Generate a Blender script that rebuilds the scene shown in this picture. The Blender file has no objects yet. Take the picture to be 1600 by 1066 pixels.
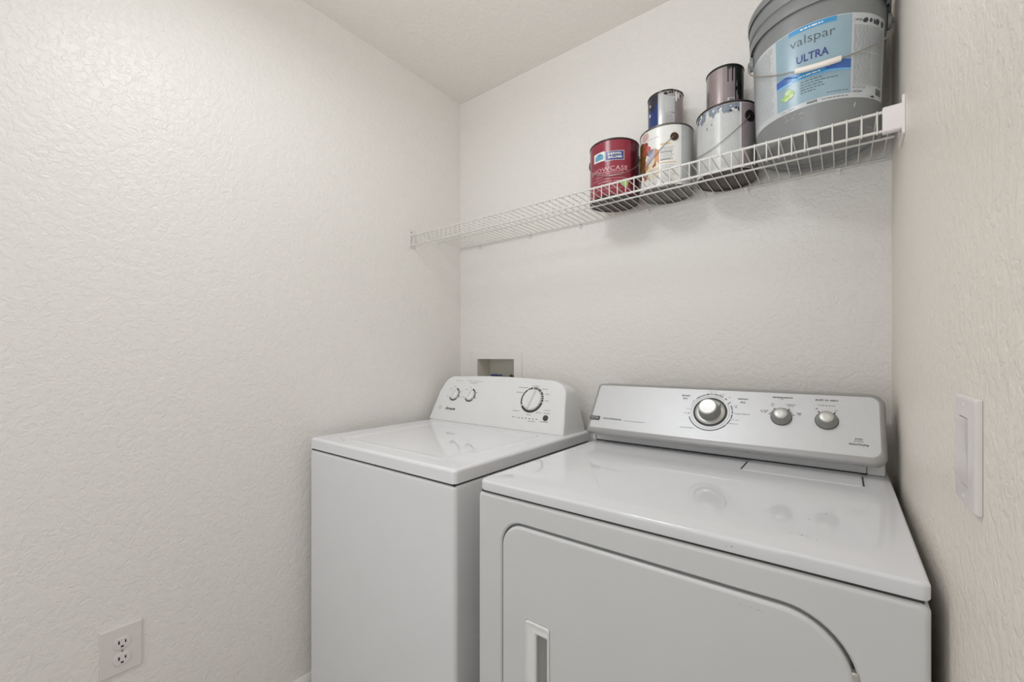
import bpy, bmesh, math, random
from mathutils import Vector, Matrix
random.seed(7)
PI = math.pi
sc = bpy.context.scene
COL = sc.collection

# ------------------------------------------------------------------ camera, light, exposure
F_PX, CY, PSI, CAMZ = 670.33, 556.73, 0.6566, 1.22
cam_d = bpy.data.cameras.new('camera')
cam_d.sensor_fit = 'HORIZONTAL'; cam_d.sensor_width = 36.0
cam_d.lens = F_PX / 1600 * 36.0
cam_d.shift_y = (CY - 533) / 1600
cam_d.clip_start = 0.02
cam = bpy.data.objects.new('camera', cam_d)
cam.location = (0, 0, CAMZ); cam.rotation_euler = (PI / 2, 0, PSI)
COL.objects.link(cam); sc.camera = cam

world = bpy.data.worlds.new('world'); sc.world = world; world.use_nodes = True
bg = world.node_tree.nodes['Background']
bg.inputs[0].default_value = (0.93, 0.965, 1.0, 1); bg.inputs[1].default_value = 0.25

def area(name, loc, rot, sx, sy, power, color, shape='RECTANGLE'):
    d = bpy.data.lights.new(name, 'AREA'); d.shape = shape; d.size = sx; d.size_y = sy
    d.energy = power; d.color = color
    o = bpy.data.objects.new(name, d); o.location = loc; o.rotation_euler = rot; COL.objects.link(o)
    return o
# ceiling lamp (in the middle of the little room) and an added fill light set in the unseen doorway
area('ceiling_lamp_light', (-0.72, 0.36, 2.33), (0, 0, 0), 0.36, 0.36, 5.6, (0.922, 0.965, 1.0), 'DISK')
area('doorway_light', (-0.62, -0.93, 1.30), (PI / 2, 0, 0), 0.8, 1.9, 7.0, (0.92, 0.962, 1.0))
# added fill: unseen light bounced off the ceiling to even out the room
fl = area('bounce_flash', (-0.22, -0.08, 1.48), (PI, 0, 0), 0.30, 0.30, 3.9, (0.925, 0.965, 1.0))
fl.data.spread = math.radians(112)
fl.rotation_euler = (Vector((-0.40, 0.72, 2.43)) - fl.location).to_track_quat('-Z', 'Y').to_euler()

sc.view_settings.view_transform = 'Standard'; sc.view_settings.look = 'None'
sc.view_settings.gamma = 1.0; sc.view_settings.use_curve_mapping = False
sc.view_settings.exposure = 0.0
sc.cycles.max_bounces = 10; sc.cycles.diffuse_bounces = 6
sc.cycles.use_denoising = True

# ------------------------------------------------------------------ materials
def srgb(r, g, b):
    f = lambda c: (c / 255 / 12.92) if c / 255 <= 0.04045 else ((c / 255 + 0.055) / 1.055) ** 2.4
    return (f(r), f(g), f(b), 1)
def mat(name, col, rough=0.5, metal=0.0, noise=0.0, nscale=40, bump=0.0, bscale=200, spec=0.5, coat=0.0):
    m = bpy.data.materials.new(name); m.use_nodes = True
    nt = m.node_tree; b = nt.nodes['Principled BSDF']
    b.inputs['Base Color'].default_value = col
    b.inputs['Roughness'].default_value = rough; b.inputs['Metallic'].default_value = metal
    b.inputs['Specular IOR Level'].default_value = spec
    b.inputs['Coat Weight'].default_value = coat; b.inputs['Coat Roughness'].default_value = 0.06
    tc = nt.nodes.new('ShaderNodeTexCoord')
    if noise > 0:
        n = nt.nodes.new('ShaderNodeTexNoise'); n.inputs['Scale'].default_value = nscale; n.inputs['Detail'].default_value = 4
        nt.links.new(tc.outputs['Object'], n.inputs['Vector'])
        mx = nt.nodes.new('ShaderNodeMix'); mx.data_type = 'RGBA'; mx.blend_type = 'MULTIPLY'
        mx.inputs[0].default_value = 1.0
        mx.inputs[6].default_value = col
        r = nt.nodes.new('ShaderNodeMapRange'); r.inputs['To Min'].default_value = 1 - noise; r.inputs['To Max'].default_value = 1 + noise * 0.3
        r.inputs['From Min'].default_value = 0.3; r.inputs['From Max'].default_value = 0.7
        nt.links.new(n.outputs[0], r.inputs[0]); nt.links.new(r.outputs[0], mx.inputs[7])
        nt.links.new(mx.outputs[2], b.inputs['Base Color'])
    if bump > 0:
        n2 = nt.nodes.new('ShaderNodeTexNoise'); n2.inputs['Scale'].default_value = bscale; n2.inputs['Detail'].default_value = 2
        nt.links.new(tc.outputs['Object'], n2.inputs['Vector'])
        bp = nt.nodes.new('ShaderNodeBump'); bp.inputs['Strength'].default_value = bump; bp.inputs['Distance'].default_value = 0.001
        nt.links.new(n2.outputs[0], bp.inputs['Height']); nt.links.new(bp.outputs[0], b.inputs['Normal'])
    return m

def wall_mat(name, col, rough, d1=0.0022, d2=0.0008):
    """knock-down plaster under satin paint: low blobs plus a fine orange peel"""
    m = bpy.data.materials.new(name); m.use_nodes = True
    nt = m.node_tree; b = nt.nodes['Principled BSDF']; L = nt.links
    b.inputs['Roughness'].default_value = rough; b.inputs['Base Color'].default_value = col
    b.inputs['Specular IOR Level'].default_value = 0.5
    tc = nt.nodes.new('ShaderNodeTexCoord')
    n1 = nt.nodes.new('ShaderNodeTexNoise'); n1.inputs['Scale'].default_value = 66; n1.inputs['Detail'].default_value = 3; n1.inputs['Roughness'].default_value = 0.55; n1.inputs['Distortion'].default_value = 0.6
    n2 = nt.nodes.new('ShaderNodeTexNoise'); n2.inputs['Scale'].default_value = 240; n2.inputs['Detail'].default_value = 2
    L.new(tc.outputs['Object'], n1.inputs['Vector']); L.new(tc.outputs['Object'], n2.inputs['Vector'])
    r = nt.nodes.new('ShaderNodeValToRGB'); r.color_ramp.elements[0].position = 0.36; r.color_ramp.elements[1].position = 0.60
    r.color_ramp.interpolation = 'EASE'
    L.new(n1.outputs[0], r.inputs[0])
    b1 = nt.nodes.new('ShaderNodeBump'); b1.inputs['Strength'].default_value = 0.38; b1.inputs['Distance'].default_value = d1
    b2 = nt.nodes.new('ShaderNodeBump'); b2.inputs['Strength'].default_value = 0.45; b2.inputs['Distance'].default_value = d2
    L.new(r.outputs[0], b1.inputs['Height']); L.new(n2.outputs[0], b2.inputs['Height'])
    L.new(b1.outputs[0], b2.inputs['Normal']); L.new(b2.outputs[0], b.inputs['Normal'])
    return m

M = {}
M['wall'] = wall_mat('wall_paint', srgb(237, 234, 230), 0.37)
M['wall_cream'] = wall_mat('wall_paint_cream', srgb(237, 230, 220), 0.40)  # same paint on the right wall, warm light put into its colour
M['ceiling'] = wall_mat('ceiling_paint', srgb(236, 231, 225), 0.6)
M['trim'] = mat('trim_paint', srgb(238, 236, 232), 0.35, noise=0.03)
M['floor'] = mat('floor_tile', srgb(188, 180, 170), 0.35, noise=0.12, nscale=14)
M['enamel'] = mat('white_enamel', srgb(238, 239, 243), 0.05, noise=0.015, nscale=9)
M['enamel_dryer_top'] = mat('white_enamel_dryer_top', srgb(229, 230, 234), 0.05, noise=0.015, nscale=9)  # dryer top kept lighter than its front, overhead light put into the colour
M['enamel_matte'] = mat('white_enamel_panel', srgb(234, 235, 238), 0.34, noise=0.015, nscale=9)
M['enamel_dryer'] = mat('white_enamel_dryer_panel', srgb(217, 218, 219), 0.34, noise=0.015, nscale=9)  # same dryer enamel toned darker, shade on the front put into the colour
M['gap'] = mat('shadow_gap_plastic', srgb(60, 60, 60), 0.7, noise=0.1)
M['console_white'] = mat('white_console_plastic', srgb(238, 239, 239), 0.28, noise=0.02, nscale=12)
M['silver'] = mat('silver_painted_panel', srgb(210, 211, 213), 0.44, metal=0.35, noise=0.02, nscale=60)
M['silver_edge'] = mat('silver_console_edge', srgb(176, 175, 175), 0.36, metal=0.6, noise=0.03, nscale=60)
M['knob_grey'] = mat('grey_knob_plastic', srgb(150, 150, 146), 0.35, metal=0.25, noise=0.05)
M['knob_dark'] = mat('dark_knob_skirt', srgb(74, 74, 74), 0.4, noise=0.05)
M['alu'] = mat('spun_aluminium', srgb(206, 206, 202), 0.42, metal=0.8, noise=0.06, nscale=90)
M['dish'] = mat('silver_dial_dish', srgb(190, 190, 186), 0.36, metal=0.5, noise=0.04)
M['ink'] = mat('dark_print', srgb(62, 62, 66), 0.5, noise=0.05)
M['ink_grey'] = mat('grey_print', srgb(135, 135, 138), 0.5, noise=0.05)
M['ink_red'] = mat('red_print', srgb(150, 50, 50), 0.5, noise=0.05)
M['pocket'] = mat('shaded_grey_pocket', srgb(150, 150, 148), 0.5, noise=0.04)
M['plate'] = mat('outlet_plastic', srgb(228, 222, 221), 0.32, noise=0.02)
M['slot'] = mat('black_slot', srgb(18, 18, 18), 0.6, noise=0.05)
M['wire'] = mat('white_vinyl_wire', srgb(222, 220, 215), 0.35, noise=0.04)
M['bracket'] = mat('white_bracket_plastic', srgb(232, 226, 224), 0.4, noise=0.03)
M['box'] = mat('outlet_box_plastic', srgb(234, 230, 227), 0.4, noise=0.02)
M['box_in'] = mat('outlet_box_inside', srgb(222, 219, 208), 0.5, noise=0.03)
M['valve_blue'] = mat('blue_valve_handle', srgb(40, 52, 110), 0.4, noise=0.1)
M['valve_dark'] = mat('dark_valve_handle', srgb(52, 30, 40), 0.4, noise=0.1)
M['brass'] = mat('valve_brass', srgb(170, 140, 84), 0.35, metal=0.9, noise=0.1)
M['tin'] = mat('tin_plate', srgb(176, 172, 168), 0.28, metal=0.85, noise=0.12, nscale=30, bump=0.08, bscale=60)
M['rim_dark'] = mat('dark_can_rim', srgb(70, 58, 56), 0.35, metal=0.6, noise=0.3, nscale=50)
M['rim_grey'] = mat('tarnished_can_rim', srgb(120, 116, 110), 0.35, metal=0.7, noise=0.3, nscale=50)
M['base_dark'] = mat('dark_can_base', srgb(78, 78, 76), 0.45, metal=0.5, noise=0.35, nscale=40)
M['base_light'] = mat('tin_can_base', srgb(214, 210, 202), 0.4, metal=0.2, noise=0.2, nscale=40)
M['bail'] = mat('wire_bail', srgb(170, 166, 160), 0.35, metal=0.7, noise=0.1)
M['maroon'] = mat('maroon_label', srgb(142, 48, 64), 0.24, noise=0.06, nscale=25)
M['maroon_dark'] = mat('dark_maroon_label', srgb(92, 26, 40), 0.25, noise=0.15, nscale=40)
M['label_white'] = mat('white_paper_label', srgb(232, 231, 227), 0.28, noise=0.04)
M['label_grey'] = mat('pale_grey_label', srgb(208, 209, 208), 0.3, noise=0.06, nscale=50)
M['label_mid'] = mat('mid_grey_label', srgb(186, 187, 188), 0.35, noise=0.08, nscale=60)
M['label_print'] = mat('grey_fine_print', srgb(158, 162, 164), 0.35, noise=0.08)
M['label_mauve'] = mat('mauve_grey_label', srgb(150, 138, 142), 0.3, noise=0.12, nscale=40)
M['navy'] = mat('navy_label', srgb(40, 62, 122), 0.25, noise=0.15, nscale=30)
M['navy_dark'] = mat('dark_navy_paint', srgb(44, 48, 62), 0.35, noise=0.3, nscale=60)
M['sign_blue'] = mat('blue_badge', srgb(52, 62, 122), 0.3, noise=0.05)
M['sky_blue'] = mat('light_blue_print', srgb(120, 176, 206), 0.3, noise=0.1)
M['teal'] = mat('teal_print', srgb(70, 142, 160), 0.3, noise=0.1)
M['green'] = mat('green_print', srgb(160, 200, 110), 0.35, noise=0.15, nscale=90)
M['leaf_pale'] = mat('pale_leaf_print', srgb(196, 216, 158), 0.35, noise=0.15, nscale=90)
M['pale_print'] = mat('pale_pink_print', srgb(224, 180, 186), 0.35, noise=0.04)
M['brown'] = mat('brown_print', srgb(112, 78, 38), 0.35, noise=0.35, nscale=70)
M['brick'] = mat('russet_print', srgb(158, 84, 66), 0.35, noise=0.25, nscale=80)
M['orange'] = mat('orange_print', srgb(206, 140, 88), 0.35, noise=0.2, nscale=60)
M['cream'] = mat('cream_print', srgb(226, 214, 190), 0.35, noise=0.12, nscale=60)
M['lilac'] = mat('lilac_print', srgb(186, 180, 206), 0.35, noise=0.12, nscale=60)
M['gold'] = mat('ochre_print', srgb(206, 176, 116), 0.35, noise=0.1)
M['red_ring'] = mat('red_ring_print', srgb(196, 104, 100), 0.35, noise=0.05)
M['can_brown'] = mat('brown_boss', srgb(84, 66, 54), 0.35, metal=0.3, noise=0.2)
M['black_paint'] = mat('black_paint_drips', srgb(26, 30, 28), 0.18, noise=0.2)
M['green_black'] = mat('dark_green_paint', srgb(40, 52, 46), 0.3, noise=0.3, nscale=60)
M['white_paint'] = mat('white_paint_splash', srgb(226, 226, 224), 0.3, noise=0.05)
M['blue_grey'] = mat('blue_grey_paint', srgb(134, 144, 156), 0.35, noise=0.3, nscale=120)
M['mauve_tin'] = mat('mauve_tinted_tin', srgb(172, 160, 160), 0.24, metal=0.75, noise=0.1, nscale=40, bump=0.15, bscale=50)
M['silver_label'] = mat('silver_foil_label', srgb(190, 190, 192), 0.24, metal=0.7, noise=0.08, nscale=40, bump=0.12, bscale=60)
M['pail'] = mat('grey_pail_plastic', srgb(132, 134, 134), 0.38, noise=0.06, nscale=18)
M['pail_label'] = mat('pail_label_pale', srgb(196, 200, 202), 0.26, noise=0.04)
M['pail_blue'] = mat('pail_label_blue_grey', srgb(146, 170, 182), 0.24, noise=0.04)
M['pail_deep'] = mat('pail_label_deep_blue', srgb(66, 104, 172), 0.24, noise=0.08)
M['pail_light'] = mat('pail_label_sky', srgb(122, 176, 220), 0.24, noise=0.05)
M['pail_tag'] = mat('pail_label_tag_blue', srgb(64, 146, 200), 0.24, noise=0.05)
M['pail_ink'] = mat('pail_label_indigo', srgb(58, 66, 130), 0.3, noise=0.03)
M['pail_text'] = mat('pail_label_charcoal', srgb(84, 92, 96), 0.3, noise=0.03)
M['grip'] = mat('white_grip_plastic', srgb(236, 228, 220), 0.4, noise=0.04)
M['lamp_metal'] = mat('lamp_pan_metal', srgb(220, 218, 214), 0.4, noise=0.03)

# ------------------------------------------------------------------ mesh helpers
def finish(name, verts, faces, m, parent=None, smooth=True, sharp=32, wn=False, mats=None, fm=None):
    me = bpy.data.meshes.new(name)
    me.from_pydata([tuple(v) for v in verts], [], faces)
    bm = bmesh.new(); bm.from_mesh(me)
    bmesh.ops.recalc_face_normals(bm, faces=bm.faces)
    if smooth:
        for f in bm.faces: f.smooth = True
        for e in bm.edges:
            if len(e.link_faces) == 2 and e.calc_face_angle(0) > math.radians(sharp): e.smooth = False
    bm.to_mesh(me); bm.free()
    me.materials.append(m)
    if mats:
        for q in mats: me.materials.append(q)
        for p, i in zip(me.polygons, fm): p.material_index = i
    o = bpy.data.objects.new(name, me); COL.objects.link(o)
    if parent is not None: o.parent = parent
    if wn:
        w = o.modifiers.new('wn', 'WEIGHTED_NORMAL'); w.keep_sharp = True; w.weight = 80
    return o

def thing(name, label, cat, loc=(0, 0, 0), group=None):
    o = bpy.data.objects.new(name, None); COL.objects.link(o); o.location = loc
    o.empty_display_size = 0.05
    o['label'] = label; o['category'] = cat
    if group: o['group'] = group
    return o
def attach(root):
    """meshes are written in world coordinates: move the children back by the root's location"""
    off = Matrix.Translation(-Vector(root.location))
    for ch in root.children: ch.matrix_parent_inverse = off

class MB:
    def __init__(s): s.v = []; s.f = []
    def add(s, v, f):
        n = len(s.v); s.v += [tuple(p) for p in v]; s.f += [tuple(i + n for i in q) for q in f]
    def box(s, x0, x1, y0, y1, z0, z1):
        s.add([(x0,y0,z0),(x1,y0,z0),(x1,y1,z0),(x0,y1,z0),(x0,y0,z1),(x1,y0,z1),(x1,y1,z1),(x0,y1,z1)],
              [(0,3,2,1),(4,5,6,7),(0,1,5,4),(1,2,6,5),(2,3,7,6),(3,0,4,7)])
    def loft(s, loops, cap0=True, cap1=True, closed=True):
        n = len(loops[0]); base = len(s.v)
        for l in loops: s.v += [tuple(p) for p in l]
        for k in range(len(loops) - 1):
            for i in range(n if closed else n - 1):
                a = base + k * n + i; b = base + k * n + (i + 1) % n
                s.f.append((a, b, b + n, a + n))
        if cap0: s.f.append(tuple(base + i for i in range(n))[::-1])
        if cap1: s.f.append(tuple(base + (len(loops) - 1) * n + i for i in range(n)))
    def tube(s, pts, r, n=8, cap=True):
        pts = [Vector(p) for p in pts]; loops = []
        prev = None
        for i, p in enumerate(pts):
            t = (pts[min(i + 1, len(pts) - 1)] - pts[max(i - 1, 0)]).normalized()
            if prev is None:
                u = t.orthogonal().normalized()
            else:
                u = (prev - t * prev.dot(t)).normalized()
            prev = u; w = t.cross(u)
            loops.append([p + (u * math.cos(2*PI*k/n) + w * math.sin(2*PI*k/n)) * r for k in range(n)])
        s.loft(loops, cap, cap)
    def build(s, name, m, parent=None, **k): return finish(name, s.v, s.f, m, parent, **k)

def rrect(x0, x1, y0, y1, r, n=6):
    """rounded rectangle as 2-D points, counter-clockwise from the lower-left; r = one radius or (ll, lr, ur, ul)"""
    if not isinstance(r, (tuple, list)): r = (r,) * 4
    out = []
    for (cx, cy, rr, a0) in ((x0 + r[0], y0 + r[0], r[0], PI), (x1 - r[1], y0 + r[1], r[1], 1.5 * PI), (x1 - r[2], y1 - r[2], r[2], 0), (x0 + r[3], y1 - r[3], r[3], 0.5 * PI)):
        for k in range(n + 1):
            a = a0 + k * PI / 2 / n
            out.append((cx + rr * math.cos(a), cy + rr * math.sin(a)))
    return out
def XY(l, z): return [(a, b, z) for a, b in l]
def XZ(l, y): return [(a, y, b) for a, b in l]
def YZ(l, x): return [(x, a, b) for a, b in l]
def simple_box(name, m, x0, x1, y0, y1, z0, z1, parent=None, r=0.0, seg=3):
    mb = MB()
    if r <= 0: mb.box(x0, x1, y0, y1, z0, z1); return mb.build(name, m, parent, smooth=False)
    L = []
    for k in range(seg + 1):
        a = k / seg * PI / 2; L.append(XY(rrect(x0 + r - r*math.sin(a), x1 - r + r*math.sin(a), y0 + r - r*math.sin(a), y1 - r + r*math.sin(a), r * 1.01 * max(0.25, math.sin(a))), z0 + r - r*math.cos(a)))
    for k in range(seg + 1):
        a = (1 - k / seg) * PI / 2; L.append(XY(rrect(x0 + r - r*math.sin(a), x1 - r + r*math.sin(a), y0 + r - r*math.sin(a), y1 - r + r*math.sin(a), r * 1.01 * max(0.25, math.sin(a))), z1 - r + r*math.cos(a)))
    mb.loft(L); return mb.build(name, m, parent, wn=True)

def struct(o):
    o['kind'] = 'structure'; return o

# ------------------------------------------------------------------ the room
WL, WR, WB, WF, H = -1.4629, 0.1015, 1.4901, -0.85, 2.4363
T = 0.12
mb = MB(); mb.box(WL - T, WL, WF - T, WB + T, 0, H); struct(mb.build('wall_left', M['wall'], smooth=False))
mb = MB(); mb.box(WR, WR + T, WF - T, WB + T, 0, H); struct(mb.build('wall_right', M['wall_cream'], smooth=False))
# back wall with the hole for the recessed outlet box
bx0, bx1, bz0, bz1 = -1.3500, -1.1325, 1.035, 1.2085
mb = MB()
mb.box(WL, bx0, WB, WB + T, 0, H); mb.box(bx1, WR, WB, WB + T, 0, H)
mb.box(bx0, bx1, WB, WB + T, 0, bz0); mb.box(bx0, bx1, WB, WB + T, bz1, H)
struct(mb.build('wall_back', M['wall'], smooth=False))
# front wall with the open doorway the photographer works from
dx0, dx1, dz = -1.05, -0.20, 2.04
mb = MB()
mb.box(WL, dx0, WF - T, WF, 0, H); mb.box(dx1, WR, WF - T, WF, 0, H); mb.box(dx0, dx1, WF - T, WF, dz, H)
struct(mb.build('wall_front', M['wall'], smooth=False))
mb = MB(); mb.box(WL - T, WR + T, WF - T, WB + T, H, H + 0.1); struct(mb.build('ceiling', M['ceiling'], smooth=False))
mb = MB(); mb.box(WL - T, WR + T, WF - T, WB + T, -0.1, 0); struct(mb.build('floor', M['floor'], smooth=False))
def baseboard(name, prof_map):
    prof = [(0, 0), (0.014, 0), (0.014, 0.105), (0.011, 0.117), (0.006, 0.124), (0, 0.125)]
    mb = MB(); a, b = prof_map; mb.loft([[a(*p) for p in prof], [b(*p) for p in prof]])
    return struct(mb.build(name, M['trim'], sharp=25))
baseboard('baseboard_left', (lambda d, z: (WL + d, WF, z), lambda d, z: (WL + d, WB, z)))
baseboard('baseboard_right', (lambda d, z: (WR - d, WF, z), lambda d, z: (WR - d, 0.60, z)))

# ceiling lamp: shallow pan with a frosted dish, above and outside the picture
lamp = thing('ceiling_lamp', 'round flush ceiling lamp with a frosted dish in the middle of the laundry ceiling', 'lamp', (-0.72, 0.36, H))
def lathe(name, prof, c, m, parent=None, n=64, wn=False, sharp=32):
    mb = MB(); mb.loft([[(c[0] + r*math.cos(2*PI*k/n), c[1] + r*math.sin(2*PI*k/n), z) for k in range(n)] for r, z in prof])
    return mb.build(name, m, parent, sharp=sharp, wn=wn)
lathe('pan', [(0.150, H - 0.001), (0.155, H - 0.02), (0.152, H - 0.05), (0.148, H - 0.055)], (-0.72, 0.36), M['lamp_metal'], lamp)
gl = bpy.data.materials.new('frosted_lit_glass'); gl.use_nodes = True
g_ = gl.node_tree.nodes['Principled BSDF']; g_.inputs['Base Color'].default_value = (0.9, 0.88, 0.84, 1); g_.inputs['Roughness'].default_value = 0.4
g_.inputs['Emission Color'].default_value = (1, 0.95, 0.88, 1); g_.inputs['Emission Strength'].default_value = 2.0
lathe('dish', [(0.145, H - 0.055), (0.140, H - 0.07), (0.12, H - 0.088), (0.08, H - 0.098), (0.03, H - 0.102)], (-0.72, 0.36), gl, lamp)
attach(lamp)

# ------------------------------------------------------------------ text and flat print
_tc = {}
def glyphs(body, size, spacing=1.0, bold=0.0, shear=0.0, align='LEFT'):
    key = (body, size, spacing, bold, shear, align)
    if key in _tc: return _tc[key]
    cu = bpy.data.curves.new('t', 'FONT'); cu.body = body; cu.size = size; cu.resolution_u = 2
    cu.space_character = spacing; cu.offset = bold; cu.shear = shear; cu.align_x = align; cu.fill_mode = 'FRONT'
    o = bpy.data.objects.new('t', cu); COL.objects.link(o)
    dg = bpy.context.evaluated_depsgraph_get(); me = bpy.data.meshes.new_from_object(o.evaluated_get(dg))
    v = [(p.co.x, p.co.y) for p in me.vertices]; f = [tuple(p.vertices) for p in me.polygons]
    COL.objects.unlink(o); bpy.data.objects.remove(o); bpy.data.curves.remove(cu); bpy.data.meshes.remove(me)
    _tc[key] = (v, f); return v, f
def text_fit(body, x0, x1, y0, mapper, m, parent, cap=None, name='lettering', **k):
    """text whose width runs x0..x1 on baseline y0; cap = cap height (stretches)"""
    v, f = glyphs(body, 1.0, **k)
    xs = [p[0] for p in v]; ys = [p[1] for p in v]
    sx = (x1 - x0) / (max(xs) - min(xs)); mn = min(xs)
    sy = cap / 0.70 if cap else sx
    V = [mapper(x0 + (a - mn) * sx, y0 + b * sy) for a, b in v]
    return finish(name, V, f, m, parent, smooth=False)
def greek(mb, x0, x1, y, h, mapper, wmin=3.0, wmax=9.0, gap=1.2, fill=1.0, seed=0):
    """one row of unreadably small words, as short bars"""
    rd = random.Random(seed * 977 + int(y * 1e5)); x = x0; end = x0 + (x1 - x0) * fill
    while x < end - h:
        w = min(h * rd.uniform(wmin, wmax) * 0.5, end - x)
        q = [mapper(x, y), mapper(x + w, y), mapper(x + w, y + h), mapper(x, y + h)]
        mb.add(q, [(0, 1, 2, 3)]); x += w + h * gap
def arc_print(mb, mapper, cx, cy, r0, r1, a0, a1, n=None):
    n = n or max(2, int(abs(a1 - a0) / 6))
    A = [math.radians(a0 + (a1 - a0) * k / n) for k in range(n + 1)]
    V = [mapper(cx + r0*math.cos(a), cy + r0*math.sin(a)) for a in A] + [mapper(cx + r1*math.cos(a), cy + r1*math.sin(a)) for a in A]
    mb.add(V, [(k, k + 1, n + 2 + k, n + 1 + k) for k in range(n)])
def quad_print(mb, mapper, pts): mb.add([mapper(*p) for p in pts], [tuple(range(len(pts)))])

def face_frame(y0, z0, lean):
    v = Vector((0, lean, 1)).normalized(); n = Vector((1, 0, 0)).cross(v)   # n points to the room
    if n.y > 0: n = -n
    def at(u, w, h=0.0): return Vector((u, y0, z0)) + v * w + n * h
    return at, v, n

def frame_knob(name, at, c, prof, m, parent, n=40, sy=1.0, flat_top=None, lab=None):
    """turned knob on a leaning panel; prof = (radius, height)"""
    mb = MB(); L = []
    for r, h in prof:
        l = []
        for k in range(n):
            a = 2*PI*k/n; yy = r*math.sin(a)*sy
            if flat_top is not None: yy = min(yy, flat_top)
            l.append(at(c[0] + r*math.cos(a), c[1] + yy, h))
        L.append(l)
    mb.loft(L); o = mb.build(name, m, parent, sharp=40)
    if lab: o['label'] = lab
    return o

# ------------------------------------------------------------------ washer
def washer():
    t = thing('washing_machine', 'white top-loading washing machine with white control console, in the left corner', 'washer', (-1.080, 1.08, 0))
    x0, x1, yf, yb = -1.4235, -0.7365, 0.7295, 1.43
    mb = MB(); ri = 0.014
    L = [XY(rrect(x0 + .006, x1 - .006, yf + .006, yb - .006, ri), 0.02), XY(rrect(x0, x1, yf, yb, ri), 0.03), XY(rrect(x0, x1, yf, yb, ri), 0.8955)]
    for k in range(1, 4):
        a = k / 3 * PI / 2; d = .008 * (1 - math.cos(a)); L.append(XY(rrect(x0 + d, x1 - d, yf + d, yb - d, ri - d*.5), 0.8975 + .008*math.sin(a)))
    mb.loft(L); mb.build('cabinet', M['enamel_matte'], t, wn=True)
    simple_box('top_gasket', M['gap'], x0 + .006, x1 - .006, yf + .006, yb - .01, 0.900, 0.9115, t)  # dark filler that paints the shade in the gap under the deck
    for sx in (x0 + .05, x1 - .05):
        for sy in (yf + .05, yb - .05):
            lathe('foot', [(.018, 0), (.02, .004), (.012, .012), (.012, .024)], (sx, sy), M['gap'], t, n=20)
    # top deck with a sunken lid
    zt = 0.9468; lx0, lx1, ly0, ly1 = -1.335, -0.829, 0.785, 1.225
    mb = MB(); r = 0.009; L = []
    L.append(XY(rrect(x0 + .004, x1 - .004, yf + .004, yb - .004, ri), 0.909)); L.append(XY(rrect(x0, x1, yf, yb, ri), 0.9115))
    for k in range(0, 5):
        a = k / 4 * PI / 2; d = r * (1 - math.cos(a)); L.append(XY(rrect(x0 + d, x1 - d, yf + d, yb - d, ri), zt - r + r*math.sin(a)))
    g = .0030
    L.append(XY(rrect(lx0 - .0045, lx1 + .0045, ly0 - .0045, ly1 + .0045, .02), zt)); L.append(XY(rrect(lx0 - g, lx1 + g, ly0 - g, ly1 + g, .018), zt - .0010))
    L.append(XY(rrect(lx0 - g, lx1 + g, ly0 - g, ly1 + g, .018), zt - .008))
    mb.loft(L); mb.build('deck', M['enamel'], t, wn=True)
    mb = MB()
    mb.loft([XY(rrect(lx0, lx1, ly0, ly1, .017), zt - .0078), XY(rrect(lx0, lx1, ly0, ly1, .017), zt - .0018), XY(rrect(lx0 + .002, lx1 - .002, ly0 + .002, ly1 - .002, .016), zt - .0003),
             XY(rrect(lx0 + .020, lx1 - .020, ly0 + .020, ly1 - .020, .03), zt - .0002), XY(rrect(lx0 + .032, lx1 - .032, ly0 + .032, ly1 - .032, .03), zt - .0028)])
    mb.build('lid', M['enamel'], t, wn=True)
    lathe('lid_bumper', [(.003, zt - .001), (.003, zt + .0006), (.002, zt + .001)], (-1.288, 0.772), M['ink_grey'], t, n=14)
    # console: leaning face, tapering ends, rounded shoulders
    at, v, n = face_frame(1.262, 0.9475, 0.45)
    out = [(-1.4325, 0), (-0.7530, 0), (-0.7565, .03), (-0.7700, .10), (-0.7790, .150)]
    for k in range(1, 8):
        a = k / 8 * PI / 2; out.append((-0.7790 - .045*(1 - math.cos(a)) - .004*math.sin(a), .150 + .0455*math.sin(a)))
    for k in range(9):
        u = k / 8; out.append((-0.835 + u * (-1.352 + 0.835), .197 + .0125*math.sin(PI * (.12 + .76*u)) + .002*u))
    for k in range(1, 8):
        a = k / 8 * PI / 2; out.append((-1.352 - .053*math.sin(a), .206 - .036*(1 - math.cos(a)) - .006*a))
    out += [(-1.4180, .135), (-1.4270, .06)]
    cx = sum(p[0] for p in out) / len(out)
    def inset(d):
        res = []; N = len(out)
        for i in range(N):
            p0, p1, p2 = Vector(out[i-1]), Vector(out[i]), Vector(out[(i+1) % N])
            t1 = (p1 - p0).normalized(); t2 = (p2 - p1).normalized()
            nn = Vector((-(t1.y + t2.y), t1.x + t2.x)).normalized(); q = p1 + nn * d
            res.append((q.x, max(q.y, 0.0)))
        return res
    def back(d, drop, ins=0):
        res = []
        for (a, b) in inset(ins):
            p = at(a, b); f = min(1, b / .2); res.append((p.x, p.y + (d - (p.y - 1.262)) , p.z - drop * f))
        return res
    mb = MB()
    L = []
    for k in range(4):
        a = k / 3 * PI / 2; d = .007 * (1 - math.sin(a)); hh = -.007 * (1 - math.cos(a))
        L.append([at(p[0], p[1], hh) for p in inset(d)])
    L.append(back(.100, .004)); L.append(back(.150, .016, .002)); L.append(back(.168, .034, .010))
    mb.loft(L); mb.build('control_console', M['console_white'], t, wn=True)
    P = lambda a, b: at(a, b, .0006)
    ink = MB(); gy = MB()
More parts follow.
